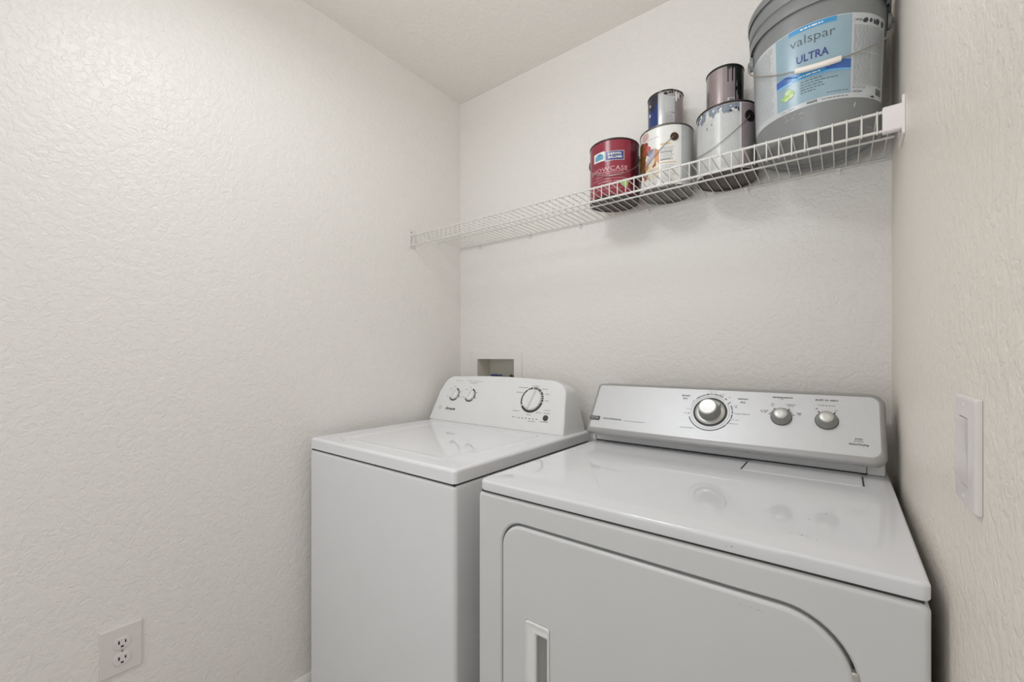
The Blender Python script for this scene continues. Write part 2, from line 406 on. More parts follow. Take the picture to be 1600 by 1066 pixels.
    # the two small selectors and the cycle dial
    for (cx_, cy_) in ((-1.3225, .1195), (-1.2305, .1205)):
        for a0, a1 in ((205, 320), (-32, 8), (12, 30), (34, 80)):
            arc_print(ink, P, cx_, cy_, .0240, .0292, a0, a1)
        for a in (100, 140, 20, -20, 200):
            gx, gyy = cx_ + .037*math.cos(math.radians(a)), cy_ + .034*math.sin(math.radians(a))
            greek(gy, gx - .006, gx + .006, gyy, .0022, P, seed=int(a))
    cx_, cy_ = -.9165, .1205
    for a0, a1 in ((129, 150), (150, 207), (213, 232), (232, 275), (275, 309), (309, 314), (-46, -28), (-28, -10), (-6, 4), (7, 14), (17, 24), (28, 36), (38, 44), (49, 56), (58, 66), (70, 77), (79, 86), (88, 94), (100, 113), (115, 124)):
        arc_print(ink, P, cx_, cy_, 0.0415 if not (129 <= a0 < 207) else .0445, .0502, a0, a1)
    for (a, b, c, d) in ((-.990, -.9446, .1655, 0), (-.995, -.9608, .1455, 1), (-.930, -.8963, .1742, 2), (-.8807, -.8586, .1640, 3), (-.863, -.843, .1448, 4), (-.8579, -.8396, .1190, 5), (-.885, -.862, .0722, 6), (-.9906, -.960, .0725, 7), (-.925, -.906, .0615, 8), (-.988, -.966, .0475, 9), (-.912, -.879, .0375, 10), (-.862, -.825, .0405, 11), (-1.250, -1.211, .1735, 12), (-.852, -.826, .0730, 13)):
        greek(gy, a, b, c, .0022, P, seed=d)
    for q in (-.9561, -.9396, -.9237, -.9080, -.8919, -.8765):
        quad_print(ink, P, [(q - .003, .0465), (q + .003, .0465), (q + .0036, .0492), (q - .0024, .0492)])
    ink.build('printed_scale', M['ink'], t, smooth=False)['kind'] = 'stuff'; gy.build('fine_print', M['ink_grey'], t, smooth=False)['kind'] = 'stuff'
    text_fit('Soil Level', -1.3384, -1.2985, .1815, P, M['ink_grey'], t, cap=.0036)
    text_fit('Water Temperature', -1.2667, -1.1815, .1818, P, M['ink_grey'], t, cap=.0036)
    text_fit('START', -.8526, -.8250, .0825, P, M['ink_grey'], t, cap=.0040)
    text_fit('Amana', -1.3528, -1.2925, .0500, P, M['ink'], t, cap=.0115, bold=.025, shear=.35)
    e = MB(); arc_print(e, P, -1.3830, .0565, .0075, .0082, 0, 360); arc_print(e, P, -1.3830, .0565, .0030, .0036, 0, 360); e.build('emblem', M['ink_grey'], t, smooth=False)
    for (c, R, hh, lab) in (((-1.3225, .1195), .0225, .009, 'small'), ((-1.2305, .1205), .0225, .009, 'small'), ((-.9165, .1205), .0400, .009, 'large')):
        k = frame_knob('selector_knob' if R < .03 else 'cycle_knob', at, c, [(R, .0008), (R, .006), (R*.93, hh - .002), (R*.88, hh)], M['console_white'], t, n=48)
        # raised finger bar across the knob
        mb = MB(); ang = math.radians(76 if R > .03 else 70); ca, sa = math.cos(ang), math.sin(ang); Ls = []
        for (hw, hl, h2) in ((.22, .95, hh - .001), (.17, .92, hh + .006), (.10, .86, hh + .009)):
            l = []
            for a, b in rrect(-hl*R, hl*R, -hw*R, hw*R, min(hw, .2)*R*.8, 4): l.append(at(c[0] + a*ca - b*sa, c[1] + a*sa + b*ca, h2))
            Ls.append(l)
        mb.loft(Ls); mb.build('finger_bar', M['console_white'], k, wn=True)
    frame_knob('start_button', at, (-.8390, .0560), [(.0104, .0006), (.0104, .003), (.0092, .0042)], M['knob_dark'], t, lab='dark grey round start button')
    attach(t); return t
washer()

# ------------------------------------------------------------------ dryer
def dryer():
    t = thing('tumble_dryer', 'white front-loading tumble dryer with silver control console, against the right wall', 'dryer', (-0.28, 1.07, 0))
    x0, x1, yf, yb = -0.6485, 0.0855, 0.7172, 1.43
    # cabinet: lofted front-to-back so that the front has the door recess
    dX0, dX1, dZ0, dZ1 = -0.5770, 0.0135, 0.27, 0.8655; R = (.07, .09, .085, .050); g = .0045
    N = 12
    mb = MB(); L = [XZ(rrect(x0 + .002, x1 - .002, .02, .916, .008, N), yb), XZ(rrect(x0, x1, .02, .9175, .010, N), yb - .004)]
    for k in range(5):
        a = k / 4 * PI / 2; d = .008 * (1 - math.cos(a)); L.append(XZ(rrect(x0 + d, x1 - d, .02 + d, .9175 - d, .010, N), yf + .008 - .008*math.sin(a)))
    L.append(XZ(rrect(dX0 - g - .003, dX1 + g + .003, dZ0 - g - .003, dZ1 + g + .003, tuple(q + .005 for q in R), N), yf))
    L.append(XZ(rrect(dX0 - g, dX1 + g, dZ0 - g, dZ1 + g, tuple(q + .003 for q in R), N), yf + .003))
    L.append(XZ(rrect(dX0 - g, dX1 + g, dZ0 - g, dZ1 + g, tuple(q + .003 for q in R), N), yf + .024))
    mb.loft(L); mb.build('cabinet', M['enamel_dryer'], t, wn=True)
    for sx in (x0 + .05, x1 - .05):
        for sy in (yf + .05, yb - .05):
            lathe('foot', [(.018, 0), (.02, .004), (.012, .012), (.012, .024)], (sx, sy), M['gap'], t, n=20)
    simple_box('top_gasket', M['gap'], x0 + .006, x1 - .006, yf + .006, yb - .01, 0.910, 0.9225, t)  # dark filler painting the gap's shade between cabinet and top
    # door, flush in its recess, with a pull pocket
    hx0, hx1, hz0, hz1 = -0.5145, -0.4560, 0.40, 0.6830
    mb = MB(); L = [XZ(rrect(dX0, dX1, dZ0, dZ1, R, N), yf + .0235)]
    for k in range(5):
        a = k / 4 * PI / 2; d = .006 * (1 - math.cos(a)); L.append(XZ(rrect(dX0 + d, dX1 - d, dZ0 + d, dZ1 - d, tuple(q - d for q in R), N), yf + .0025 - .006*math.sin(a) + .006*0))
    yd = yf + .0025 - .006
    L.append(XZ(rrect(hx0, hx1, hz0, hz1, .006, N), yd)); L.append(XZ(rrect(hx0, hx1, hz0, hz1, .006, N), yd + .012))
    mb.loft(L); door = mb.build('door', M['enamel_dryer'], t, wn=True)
    sx0, sx1, sz0, sz1 = -0.4885, -0.4600, 0.42, 0.6600
    mb = MB()
    L = [XZ(rrect(hx0 + .0008, hx1 - .0008, hz0 + .001, hz1 - .001, .005, 6), yd + .0118), XZ(rrect(hx0 + .0008, hx1 - .0008, hz0 + .001, hz1 - .001, .005, 6), yd - .0015),
         XZ(rrect(hx0 + .003, hx1 - .003, hz0 + .004, hz1 - .004, .005, 6), yd - .0032), XZ(rrect(hx0 + .006, hx1 - .006, hz0 + .008, hz1 - .010, .005, 6), yd - .0012),
         XZ(rrect(sx0 - .003, sx1 + .001, sz0 - .003, sz1 + .004, .004, 6), yd - .0030), XZ(rrect(sx0, sx1, sz0, sz1, .003, 6), yd - .0006), XZ(rrect(sx0, sx1, sz0, sz1, .003, 6), yd + .0105)]
    mb.loft(L); hd = mb.build('handle', M['console_white'], door, wn=True); hd['label'] = 'recessed vertical door pull'
    simple_box('pull_pocket', M['pocket'], sx0 + .0004, sx1 - .0004, yd + .0060, yd + .0104, sz0 + .0004, sz1 - .0004, hd)
    # hinge peeking out of the recess on the right
    mb = MB(); mb.loft([XZ(rrect(.0085, .0170, .742, .8055, .003, 4), yf + .010), XZ(rrect(.0085, .0170, .742, .8055, .003, 4), yf + .0005), XZ(rrect(.0100, .0155, .744, .8035, .002, 4), yf - .0010)])
    mb.build('hinge', M['alu'], t, wn=True)['label'] = 'bright metal door hinge'
    lathe('door_latch', [(.0032, .8700), (.0032, .8705)], (-.2815, yf + .012), M['slot'], t, n=12)
    # top
    zt = 0.9455; mb = MB(); rp = (.020, .010, .012, .020); r = .0055
    L = [XY(rrect(x0 + .005, x1 - .005, yf + .005, yb - .004, rp), 0.9205), XY(rrect(x0 + .001, x1 - .001, yf + .001, yb - .001, rp), 0.9222), XY(rrect(x0, x1, yf, yb, rp), 0.9245)]
    for k in range(5):
        a = k / 4 * PI / 2; d = r * (1 - math.cos(a)); L.append(XY(rrect(x0 + d, x1 - d, yf + d, yb - d, rp), zt - .0012 - r + r*math.sin(a)))
    L.append(XY(rrect(x0 + .030, x1 - .030, yf + .040, yb - .05, .03), zt)); L.append(XY(rrect(x0 + .045, x1 - .045, yf + .055, yb - .06, .03), zt - .0008))
    mb.loft(L); mb.build('top_panel', M['enamel_dryer_top'], t, wn=True)
    # lint filter lid with its two side slots
    mb = MB(); mb.loft([XY(rrect(-.192, .0330, 1.166, 1.286, .004), zt - .0012), XY(rrect(-.192, .0330, 1.166, 1.286, .004), zt + .0002), XY(rrect(-.189, .0300, 1.171, 1.284, .004), zt + .0006)])
    mb.build('lint_lid', M['enamel_dryer_top'], t, wn=True)
    for sx in (-.1965, .0355): simple_box('lid_slot', M['gap'], sx - .0013, sx + .0013, 1.170, 1.258, zt - .001, zt + .0004, t)
    # small chips and scuffs in the enamel
    rd = random.Random(4); zc_ = zt - .0006
    def chip(pts, name='paint_chip'):
        mb = MB(); mb.add(pts, [tuple(range(len(pts)))]); mb.build(name, M['gap'], t, smooth=False)
    for x, y, r in ((-.0644, .7934, .0009), (-.0539, .7984, .0008), (-.0500, .7951, .0014), (-.0423, .7954, .0009), (-.0370, .7900, .0007), (-.0308, .7870, .0010), (-.0449, .8778, .0012), (-.0227, .9283, .0014)):
        chip([(x + r*rd.uniform(.6, 1.3)*math.cos(a*PI/3), y + r*rd.uniform(.6, 1.3)*math.sin(a*PI/3), zc_) for a in range(6)])
    for x, z, r in ((-.1412, .9300, .0007), (-.1332, .9318, .0009)):
        chip([(x + r*rd.uniform(.6, 1.3)*math.cos(a*PI/3), yf - .0003, z + r*rd.uniform(.6, 1.3)*math.sin(a*PI/3)) for a in range(6)])
    for k in range(9):
        x = -.1265 + .0042*k + rd.uniform(-.001, .001); z = .8500 + rd.uniform(-.0006, .0006); w = rd.uniform(.0006, .0018)
        chip([(x, yd - .0003, z), (x + w, yd - .0003, z), (x + w, yd - .0003, z + .0005), (x, yd - .0003, z + .0005)], 'scuff')
    # white plinth under the console
    simple_box('dark_seam', M['gap'], -.6410, .0430, 1.2880, 1.300, zt - .001, zt + .0022, t)
    simple_box('plinth', M['console_white'], -.6420, .0440, 1.2895, 1.385, zt + .0018, .995, t, r=.002)
    simple_box('plinth_end', M['console_white'], -.6540, -.6428, 1.2860, 1.385, zt, .993, t, r=.004)
    simple_box('plinth_end', M['console_white'], .0448, .0770, 1.2860, 1.385, zt, .993, t, r=.004)
    # silver console
    at, v, n = face_frame(1.222, 0.977, 0.664)
    u0, u1, w0, w1 = -.6518, .0790, .0050, .1870; RR = (.012, .026, .026, .014)
    def rr(d, lo=0.0): return rrect(u0 + d, u1 - d, w0 + d + lo, w1 - d, tuple(max(q - d*.6, .004) for q in RR), 8)
    mb = MB(); L = []
    for k in range(3):        # rolled rear edge
        L.append([Vector((p.x, p.y + [.105, .085, .050][k], p.z - [.020, .004, 0][k] * min(1, max(0, (p.z - .98) / .15)))) for p in (at(a, b, -.012) for a, b in rr([.012, .003, 0][k]))])
    for d, h in ((0, -.014), (.0006, -.010), (.002, -.0065), (.0045, -.0035), (.0085, -.0012), (.0120, 0.0)):
        lo = .006 * (d / .012)
        L.append([at(a, b, h) for a, b in rr(d, lo)])
    mb.loft(L)
    nl = len(L[0]); o = mb.build('control_console', M['silver_edge'], t, wn=True)
    o.data.materials.append(M['silver'])
    o.data.polygons[len(o.data.polygons) - 1].material_index = 1
    P = lambda a, b: at(a, b, .0005)
    ink = MB(); gy = MB(); rd = MB()
    c = (-.2920, .1055)
    # dial: dark ring, dish, cone and spun cap
    arc_print(ink, P, c[0], c[1], .0492, .0498, -58, 30); arc_print(ink, P, c[0], c[1], .0492, .0498, 45, 300); 
    for a0, a1 in ((200, 322), (-36, -19), (-16, -3), (0, 8), (10, 26), (59, 72), (74, 84), (86, 90), (92, 96), (98, 108), (110, 120), (122, 136)):
        arc_print(ink, P, c[0], c[1], .0548, .0572, a0, a1)
    arc_print(gy, P, c[0], c[1], .0550, .0556, 138, 165); arc_print(rd, P, c[0], c[1], .0545, .0575, 47, 53)
    quad_print(ink, P, [(-.2513, .1335), (-.2500, .1320), (-.2428, .1392), (-.2440, .1408)])
    quad_print(ink, P, [(-.3490, .0945), (-.3470, .0945), (-.3470, .0990), (-.3490, .0990)])
    for c2, s in (((-.1235, .1060), 1), ((-.0305, .1050), 0)):
        for a in (55, 125): 
            ca, sa = math.cos(math.radians(a)), math.sin(math.radians(a))
            quad_print(ink, P, [(c2[0] + .024*ca - .0012*sa, c2[1] + .024*sa + .0012*ca), (c2[0] + .024*ca + .0012*sa, c2[1] + .024*sa - .0012*ca), (c2[0] + .030*ca + .001*sa, c2[1] + .030*sa - .001*ca), (c2[0] + .030*ca - .001*sa, c2[1] + .030*sa + .001*ca)])
        if s:
            arc_print(ink, P, c2[0], c2[1], .0252, .0262, 15, 165)
            for a in (15, 165):
                ca, sa = math.cos(math.radians(a)), math.sin(math.radians(a))
                quad_print(ink, P, [(c2[0] + .0252*ca - .001*sa, c2[1] + .0252*sa + .001*ca), (c2[0] + .0252*ca + .001*sa, c2[1] + .0252*sa - .001*ca), (c2[0] + .029*ca + .001*sa, c2[1] + .029*sa - .001*ca), (c2[0] + .029*ca - .001*sa, c2[1] + .029*sa + .001*ca)])
    k_ = 0
    for a, b, y in ((-.5311, -.4662, .0530), (-.1478, -.1390, .1370), (-.1100, -.0980, .1380), (-.1690, -.1550, .1160), (-.0910, -.0810, .1140), (-.0477, -.0139, .1450), (-.1270, -.1180, .1570), (-.2350, -.2230, .1290), (-.2330, -.2250, .1240), (-.3150, -.3110, .1560), (-.3240, -.3200, .1530), (-.3330, -.3290, .1450), (-.3420, -.3390, .1360), (-.3050, -.3020, .1620), (-.2960, -.2930, .1640), (-.2860, -.2830, .1630), (-.2730, -.2620, .1610), (.0200, .0410, .0570)):
        greek(gy, a, b, y, .0017, P, seed=k_); k_ += 1
    ink.build('printed_scale', M['ink'], t, smooth=False)['kind'] = 'stuff'; gy.build('fine_print', M['ink_grey'], t, smooth=False)['kind'] = 'stuff'; rd.build('red_mark', M['ink_red'], t, smooth=False)
    for s, a, b, y, cap, m_, bo in (('temperature', -.1457, -.1012, .1605, .0052, 'ink', .02), ('push to start', -.0534, -.0081, .1590, .0052, 'ink', .02), ('timed', -.3754, -.3525, .1510, .0052, 'ink', .02), ('dry', -.3704, -.3576, .1415, .0052, 'ink', .02),
            ('sensor', -.2267, -.2006, .1500, .0048, 'ink', .02), ('dry', -.2199, -.2075, .1395, .0052, 'ink', .02), ('low', -.1470, -.1395, .1410, .0036, 'ink', 0), ('medium', -.1143, -.0947, .1415, .0036, 'ink', 0), ('air fluff', -.1714, -.1533, .1195, .0036, 'ink', 0), ('high', -.0914, -.0808, .1180, .0036, 'ink', .01),
            ('off', -.0536, -.0475, .1345, .0036, 'ink', 0), ('on', -.0153, -.0095, .1330, .0036, 'ink', 0), ('wrinkle prevent', -.3647, -.3278, .0508, .0032, 'ink', 0), ('energy preferred', -.2328, -.1950, .1050, .0030, 'ink', 0), ('very dry', -.2391, -.2183, .0865, .0028, 'ink_grey', 0), ('damp dry', -.2400, -.2183, .0745, .0028, 'ink_grey', 0),
            ('off', -.3598, -.3530, .0955, .0030, 'ink_grey', 0), ('cool', -.3560, -.3440, .1100, .0028, 'ink_grey', 0), ('off', -.2500, -.2450, .1530, .0030, 'ink_grey', 0), ('no heat', -.3010, -.2830, .1690, .0026, 'ink_grey', 0),
            ('CENTENNIAL', -.6016, -.5387, .0535, .0052, 'ink', .015), ('SensorDrying', .0117, .0465, .0490, .0046, 'ink', .02)):
        text_fit(s, a, b, y, P, M[m_], t, cap=cap, bold=bo)
    # small curl mark above the sensor wording
    mk = MB()
    for cx_ in (.0250, .0300, .0345): arc_print(mk, P, cx_, .0635, .0016, .0026, 20, 300)
    mk.build('emblem', M['ink'], t, smooth=False)
    # badge
    b0, b1, c0, c1 = -.6449, -.6125, .0478, .0618
    mb = MB(); mb.loft([[at(a, b, h) for a, b in rrect(b0 + d, b1 - d, c0 + d, c1 - d, .0015, 4)] for d, h in ((0, .0002), (0, .0016), (.0006, .0020))]); bd = mb.build('badge', M['ink'], t, wn=True); bd['label'] = 'small dark rectangular maker badge'
    text_fit('MAYTAG', b0 + .004, b1 - .004, .0530, lambda a, b: at(a, b, .0024), M['alu'], bd, cap=.0045, bold=.02)
    e = MB()
    for (a, b) in (((b0 + .002, .0598), (b1 - .002, .0604)), ((b0 + .002, .0494), (b1 - .002, .0500))):
        quad_print(e, lambda p, q: at(p, q, .0023), [(a[0], a[1]), (b[0], a[1]), (b[0], b[1]), (a[0], b[1])])
    e.build('badge_line', M['alu'], bd, smooth=False)
    # dial parts
    frame_knob('dial_ring', at, c, [(.0436, .0003), (.0436, .0022), (.0412, .0030), (.0392, .0022), (.0386, .0008)], M['knob_dark'], t, n=64, lab='dark ring around the dial')
    frame_knob('dial_dish', at, c, [(.0390, .0010), (.0385, .0026), (.0360, .0036), (.0310, .0042)], M['dish'], t, n=64)
    dk = frame_knob('dial_knob', at, c, [(.0290, .0030), (.0285, .0080), (.0265, .0140), (.0250, .0240), (.0242, .0310), (.0232, .0330)], M['knob_grey'], t, n=48)
    frame_knob('cap', at, c, [(.0216, .0325), (.0216, .0336), (.0205, .0345), (.012, .0341), (.002, .0339)], M['alu'], dk, n=48)
    mb = MB(); mb.loft([[at(c[0] + a, c[1] + b, h) for a, b in ((.020, .014), (.024, .010), (.0265, .022))] for h in (.003, .014)]); mb.build('pointer', M['knob_grey'], dk)
    for c2 in ((-.1235, .1060), (-.0305, .1050)):
        kb = frame_knob('selector_knob', at, c2, [(.0222, .0005), (.0222, .0030), (.0205, .0048), (.0180, .0120), (.0160, .0205), (.0152, .0215)], M['knob_grey'], t, n=40, flat_top=.0195)
        frame_knob('skirt', at, c2, [(.0236, .0004), (.0236, .0016), (.0226, .0022)], M['knob_dark'], kb, n=40, flat_top=.0205)
        frame_knob('cap', at, c2, [(.0137, .0212), (.0137, .0222), (.0128, .0228), (.004, .0225)], M['alu'], kb, n=40)
    attach(t); return t
dryer()

# ------------------------------------------------------------------ recessed washer outlet box
def outlet_box():
    t = thing('washer_outlet_box', 'pale recessed plumbing box with valves in back wall, behind the washer console', 'outlet box', (-1.24, WB, 1.12))
    X0, X1, Z0, Z1 = -1.3975, -1.0920, 0.985, 1.2415
    i0, i1, j0, j1 = -1.3485, -1.1340, 1.037, 1.2070
    mb = MB()
    L = [XZ(rrect(X0, X1, Z0, Z1, .004), WB - .0005), XZ(rrect(X0 + .001, X1 - .001, Z0 + .001, Z1 - .001, .004), WB - .004), XZ(rrect(X0 + .004, X1 - .004, Z0 + .004, Z1 - .004, .004), WB - .0055),
         XZ(rrect(i0, i1, j0, j1, .002), WB - .0055), XZ(rrect(i0, i1, j0, j1, .002), WB + .006)]
    mb.loft(L, cap1=False, cap0=False); mb.build('flange', M['box'], t, wn=True)
    mb = MB(); e = .0005
    mb.loft([XZ(rrect(i0 + e, i1 - e, j0 + e, j1 - e, .002), WB + .004), XZ(rrect(i0 + e, i1 - e, j0 + e, j1 - e, .002), WB + .086), XZ(rrect(i0 + .02, i1 - .02, j0 + .02, j1 - .02, .002), WB + .087)], cap0=False)
    mb.build('recess', M['box_in'], t, wn=True)
    for x, mm, lab in ((-1.275, 'valve_blue', 'blue valve handle'), (-1.185, 'valve_dark', 'dark valve handle')):
        y = WB + .045
        v_ = lathe('valve', [(.010, 1.040), (.012, 1.050), (.012, 1.085), (.008, 1.092), (.008, 1.108)], (x, y), M['brass'], t, n=24)
        mb = MB()
        w = .034 if mm == 'valve_blue' else .012
        L = []
        for z, k in ((1.108, .8), (1.113, 1.0), (1.128, 1.0), (1.134, .8)):
            l = []
            for q in range(40):
                a = 2*PI*q/40; rr_ = w * k * (1 + .10*math.cos(6*a)); l.append((x + rr_*math.cos(a), y + rr_*math.sin(a)*.55, z + .003*math.cos(3*a)))
            L.append(l)
        mb.loft(L); h = mb.build('valve_handle', M[mm], v_); h['label'] = lab
    lathe('drain_opening', [(.026, 1.0385), (.026, 1.042), (.020, 1.042), (.020, 1.0390)], (-1.232, WB + .046), M['gap'], t, n=32)
    attach(t)
outlet_box()

# ------------------------------------------------------------------ power outlet on the left wall
def power_outlet():
    t = thing('wall_outlet', 'pale duplex power outlet low on the left wall', 'outlet', (WL, .2592, .4707))
    y0, y1, z0, z1 = .2185, .3000, .4112, .5302
    mb = MB(); L = []
    for d, x in ((0, .0003), (0, .0030), (.0010, .0050), (.003, .0062)): L.append(YZ(rrect(y0 + d, y1 - d, z0 + d, z1 - d, .002, 4), WL + x))
    mb.loft(L); mb.build('cover_plate', M['plate'], t, wn=True)
    yc = .2600
    for zc in (.4885, .4480):
        def out(s, x):
            l = []
            for k in range(48):
                a = 2*PI*k/48; l.append((WL + x, yc + .0172*s*math.cos(a), zc + max(-.0135, min(.0135, .0172*math.sin(a)))*s))
            return l
        mb = MB(); mb.loft([out(1.06, .0062), out(1.06, .0066), out(1.03, .0067)]); g = mb.build('receptacle_edge', M['ink_grey'], t)
        g.data.materials.clear(); g.data.materials.append(M['box_in'])
        mb = MB(); mb.loft([out(1, .0062), out(1, .0076), out(.96, .0082)]); r_ = mb.build('receptacle', M['plate'], t, sharp=40)
        mb = MB()
        for dy, w, h in ((-.0063, .0015, .0042), (.0063, .0014, .0035)):
            mb.box(WL + .0080, WL + .0084, yc + dy - w, yc + dy + w, zc + .0030 - h, zc + .0030 + h)
        mb.build('slot', M['slot'], r_, smooth=False)
        mb = MB(); mb.loft([[(WL + x, yc + .0032*math.cos(2*PI*k/16), zc - .0078 + min(.0018, .0026*math.sin(2*PI*k/16))) for k in range(16)] for x in (.0080, .0084)]); mb.build('ground_hole', M['slot'], r_)
    mb = MB(); mb.loft([[(WL + x, yc + r*math.cos(2*PI*k/16), .4683 + r*math.sin(2*PI*k/16)) for k in range(16)] for x, r in ((.006, .0028), (.0070, .0026), (.0074, .0018))]); mb.build('screw', M['tin'], t)
    attach(t)
power_outlet()

# ------------------------------------------------------------------ rocker switch on the right wall
def rocker():
    t = thing('light_switch', 'white paddle light switch on the right wall', 'switch', (WR, .6130, 1.1230))
    y0, y1, z0, z1 = .5720, .6560, 1.0720, 1.1800
    mb = MB(); L = []
    iy0, iy1, iz0, iz1 = .5960, .6320, 1.0920, 1.1600
    for d, x in ((0, .0003), (0, .0030), (.0012, .0052), (.004, .0062)): L.append([(WR - x, a, b) for a, b in rrect(y0 + d, y1 - d, z0 + d, z1 - d, .002, 4)])
    L.append([(WR - .0062, a, b) for a, b in rrect(iy0, iy1, iz0, iz1, .001, 4)]); L.append([(WR - .0040, a, b) for a, b in rrect(iy0, iy1, iz0, iz1, .001, 4)])
    mb.loft(L); mb.build('cover_plate', M['plate'], t, wn=True)
    mb = MB(); e = .0012
    a0, a1, b0, b1 = iy0 + e, iy1 - e, iz0 + e, iz1 - e; mid = (b0 + b1) / 2
    V = [(WR - .0038, a0, b0), (WR - .0038, a1, b0), (WR - .0038, a1, b1), (WR - .0038, a0, b1), (WR - .0060, a0, b0), (WR - .0060, a1, b0), (WR - .0068, a0, mid), (WR - .0068, a1, mid), (WR - .0105, a0, b1), (WR - .0105, a1, b1)]
    Fc = [(0, 1, 5, 4), (2, 3, 8, 9), (4, 5, 7, 6), (6, 7, 9, 8), (0, 4, 6, 8, 3), (1, 2, 9, 7, 5), (0, 3, 2, 1)]
    mb.add(V, Fc); mb.build('paddle', M['plate'], t, smooth=False)
    for z in (1.0800, 1.1710):
        mb = MB(); mb.loft([[(WR - x, .6140 + r*math.cos(2*PI*k/16), z + r*math.sin(2*PI*k/16)) for k in range(16)] for x, r in ((.006, .0026), (.0068, .0024), (.0070, .0016))]); mb.build('screw', M['plate'], t)
    attach(t)
rocker()

# ------------------------------------------------------------------ wire shelf
ZR, YF, YB, ZL = 1.7350, 1.1959, 1.4815, 1.6950     # rail heights and depths
RW, RR_ = .0014, .0025
ZW = ZR + RR_ + RW
def shelf():
    t = thing('wire_shelf', 'white ventilated wire shelf across the back wall, carrying the paint cans', 'shelf', (-.68, WB, ZR))
    for nm, y, z, r, a, b in (('front_rail', YF, ZR, .0030, -1.458, .0920), ('lip_rail', YF, ZL, .0030, -1.458, .0920), ('middle_rail', 1.3310, ZR - .0045, .0026, -1.448, .0950), ('back_rail', YB, ZR, .0026, -1.456, .0960)):
        mb = MB(); mb.tube([(a, y, z), (b, y, z)], r, 12); mb.build(nm, M['wire'], t)
    me = None
    for i in range(-33, 28):
        x = -0.6024 + .0254 * i
        if me is None:
            mb = MB(); yq = YF - .0030 - RW
            mb.tube([(0, YB + .004, ZW - .004), (0, YB + .001, ZW - .0006), (0, YB - .004, ZW), (0, YF + .004, ZW), (0, YF - .001, ZW - .0004), (0, yq + .0008, ZW - .0022), (0, yq, ZW - .006), (0, yq, ZL + .001), (0, yq + .001, ZL - .0035), (0, YF, ZL - .0045)], RW, 8)
            o = mb.build('deck_wire', M['wire'], t); me = o.data
        else:
            o = bpy.data.objects.new('deck_wire', me); COL.objects.link(o); o.parent = t
        o.location = (x, 0, 0)
    # wall clips under the back rail
    for x in (-1.336, -1.051, -.810, -.542, -.2345, -.009):
        mb = MB()
        mb.loft([[(x + a, WB - .0005, b) for a, b in rrect(-.006, .006, ZR - .016, ZR + .006, .003, 4)], [(x + a, WB - .004, b) for a, b in rrect(-.006, .006, ZR - .016, ZR + .006, .003, 4)], [(x + a, WB - .0052, b) for a, b in rrect(-.0045, .0045, ZR - .014, ZR + .004, .003, 4)]])
        arc = [(YB + .0048*math.cos(math.radians(q)), ZR + .0048*math.sin(math.radians(q))) for q in range(20, -200, -20)]
        mb.loft([[(x + dx, y, z) for y, z in arc] + [(x + dx, y + (y - YB)*.45, z + (z - ZR)*.45) for y, z in reversed(arc)] for dx in (-.0045, .0045)])
        mb.build('wall_clip', M['bracket'], t)
    # left end cap: wall plate with two screws and a slotted sleeve
    def end_plate(side, xw, y0, y1, z0, z1):
        sg = 1 if side == 'l' else -1
        mb = MB(); mb.loft([[(xw + sg * x, a, b) for a, b in rrect(y0 + d, y1 - d, z0 + d, z1 - d, .004, 4)] for x, d in ((.0005, 0), (.0040, 0), (.0052, .0012))])
        pl = mb.build('end_bracket', M['bracket'], t, wn=True)
        mb = MB(); w = .034 if side == 'r' else .008
        ya, yb_, za, zb = YF - .0100, YF + .0080, ZL - .0065, ZR + .0075
        mb.loft([[(xw + sg * x, a, b) for a, b in rrect(ya + d, yb_ - d, za + d, zb - d, .005, 5)] for x, d in ((.004, 0), (w, 0), (w + .0012, .0012))])
        mb.build('sleeve', M['bracket'], pl, wn=True)
        for z in (z0 + .009, z1 - .009):
            mb = MB(); mb.loft([[(xw + sg * x, (y0 + .008) + r*math.cos(2*PI*k/14), z + r*math.sin(2*PI*k/14)) for k in range(14)] for x, r in ((.005, .0034), (.0066, .0030), (.0070, .0018))]); mb.build('screw', M['tin'], pl)
        return pl
    end_plate('l', WL, 1.180, 1.212, 1.683, 1.757)
    end_plate('r', WR, 1.181, 1.262, 1.676, 1.757)
    # slot in the left sleeve
    simple_box('sleeve_slot', M['gap'], WL + .0085, WL + .0098, YF - .0109, YF - .0098, ZL + .004, ZR - .002, t)
    attach(t)
    return t
shelf()

# ------------------------------------------------------------------ paint cans
ZS = ZW + RW + .0002
def cyl_mapper(C, rf):
    a0 = math.atan2(-C[1], -C[0])
    def mp(phi, z, dr=0.0):
        a = a0 + math.radians(phi); r = rf(z) + dr
        return (C[0] + r*math.cos(a), C[1] + r*math.sin(a), z)
    return mp
def patch(mp, p0, p1, z0, z1, dr, name, m, parent, step=4, shape=None):
    """curved label panel; shape(u) may return (z0, z1) per column"""
    n = max(2, int(abs(p1 - p0) / step)); V = []; Fc = []
    for k in range(n + 1):
        u = k / n; a, b = (z0, z1) if shape is None else shape(u)
        ph = p0 + (p1 - p0) * u; V += [mp(ph, a, dr), mp(ph, b, dr)]
    Fc = [(2*k, 2*k + 2, 2*k + 3, 2*k + 1) for k in range(n)]
    return finish(name, V, Fc, m, parent)
def blob(mp, C_phi, C_z, rp, rz, dr, name, m, parent, n=20, wob=0.0, seed=1):
    rd = random.Random(seed); pts = []
    for k in range(n):
        a = 2*PI*k/n; q = 1 + wob * rd.uniform(-1, 1); pts.append(mp(C_phi + rp*q*math.cos(a), C_z + rz*q*math.sin(a), dr))
    return finish(name, pts + [mp(C_phi, C_z, dr)], [(k, (k + 1) % n, n) for k in range(n)], m, parent)
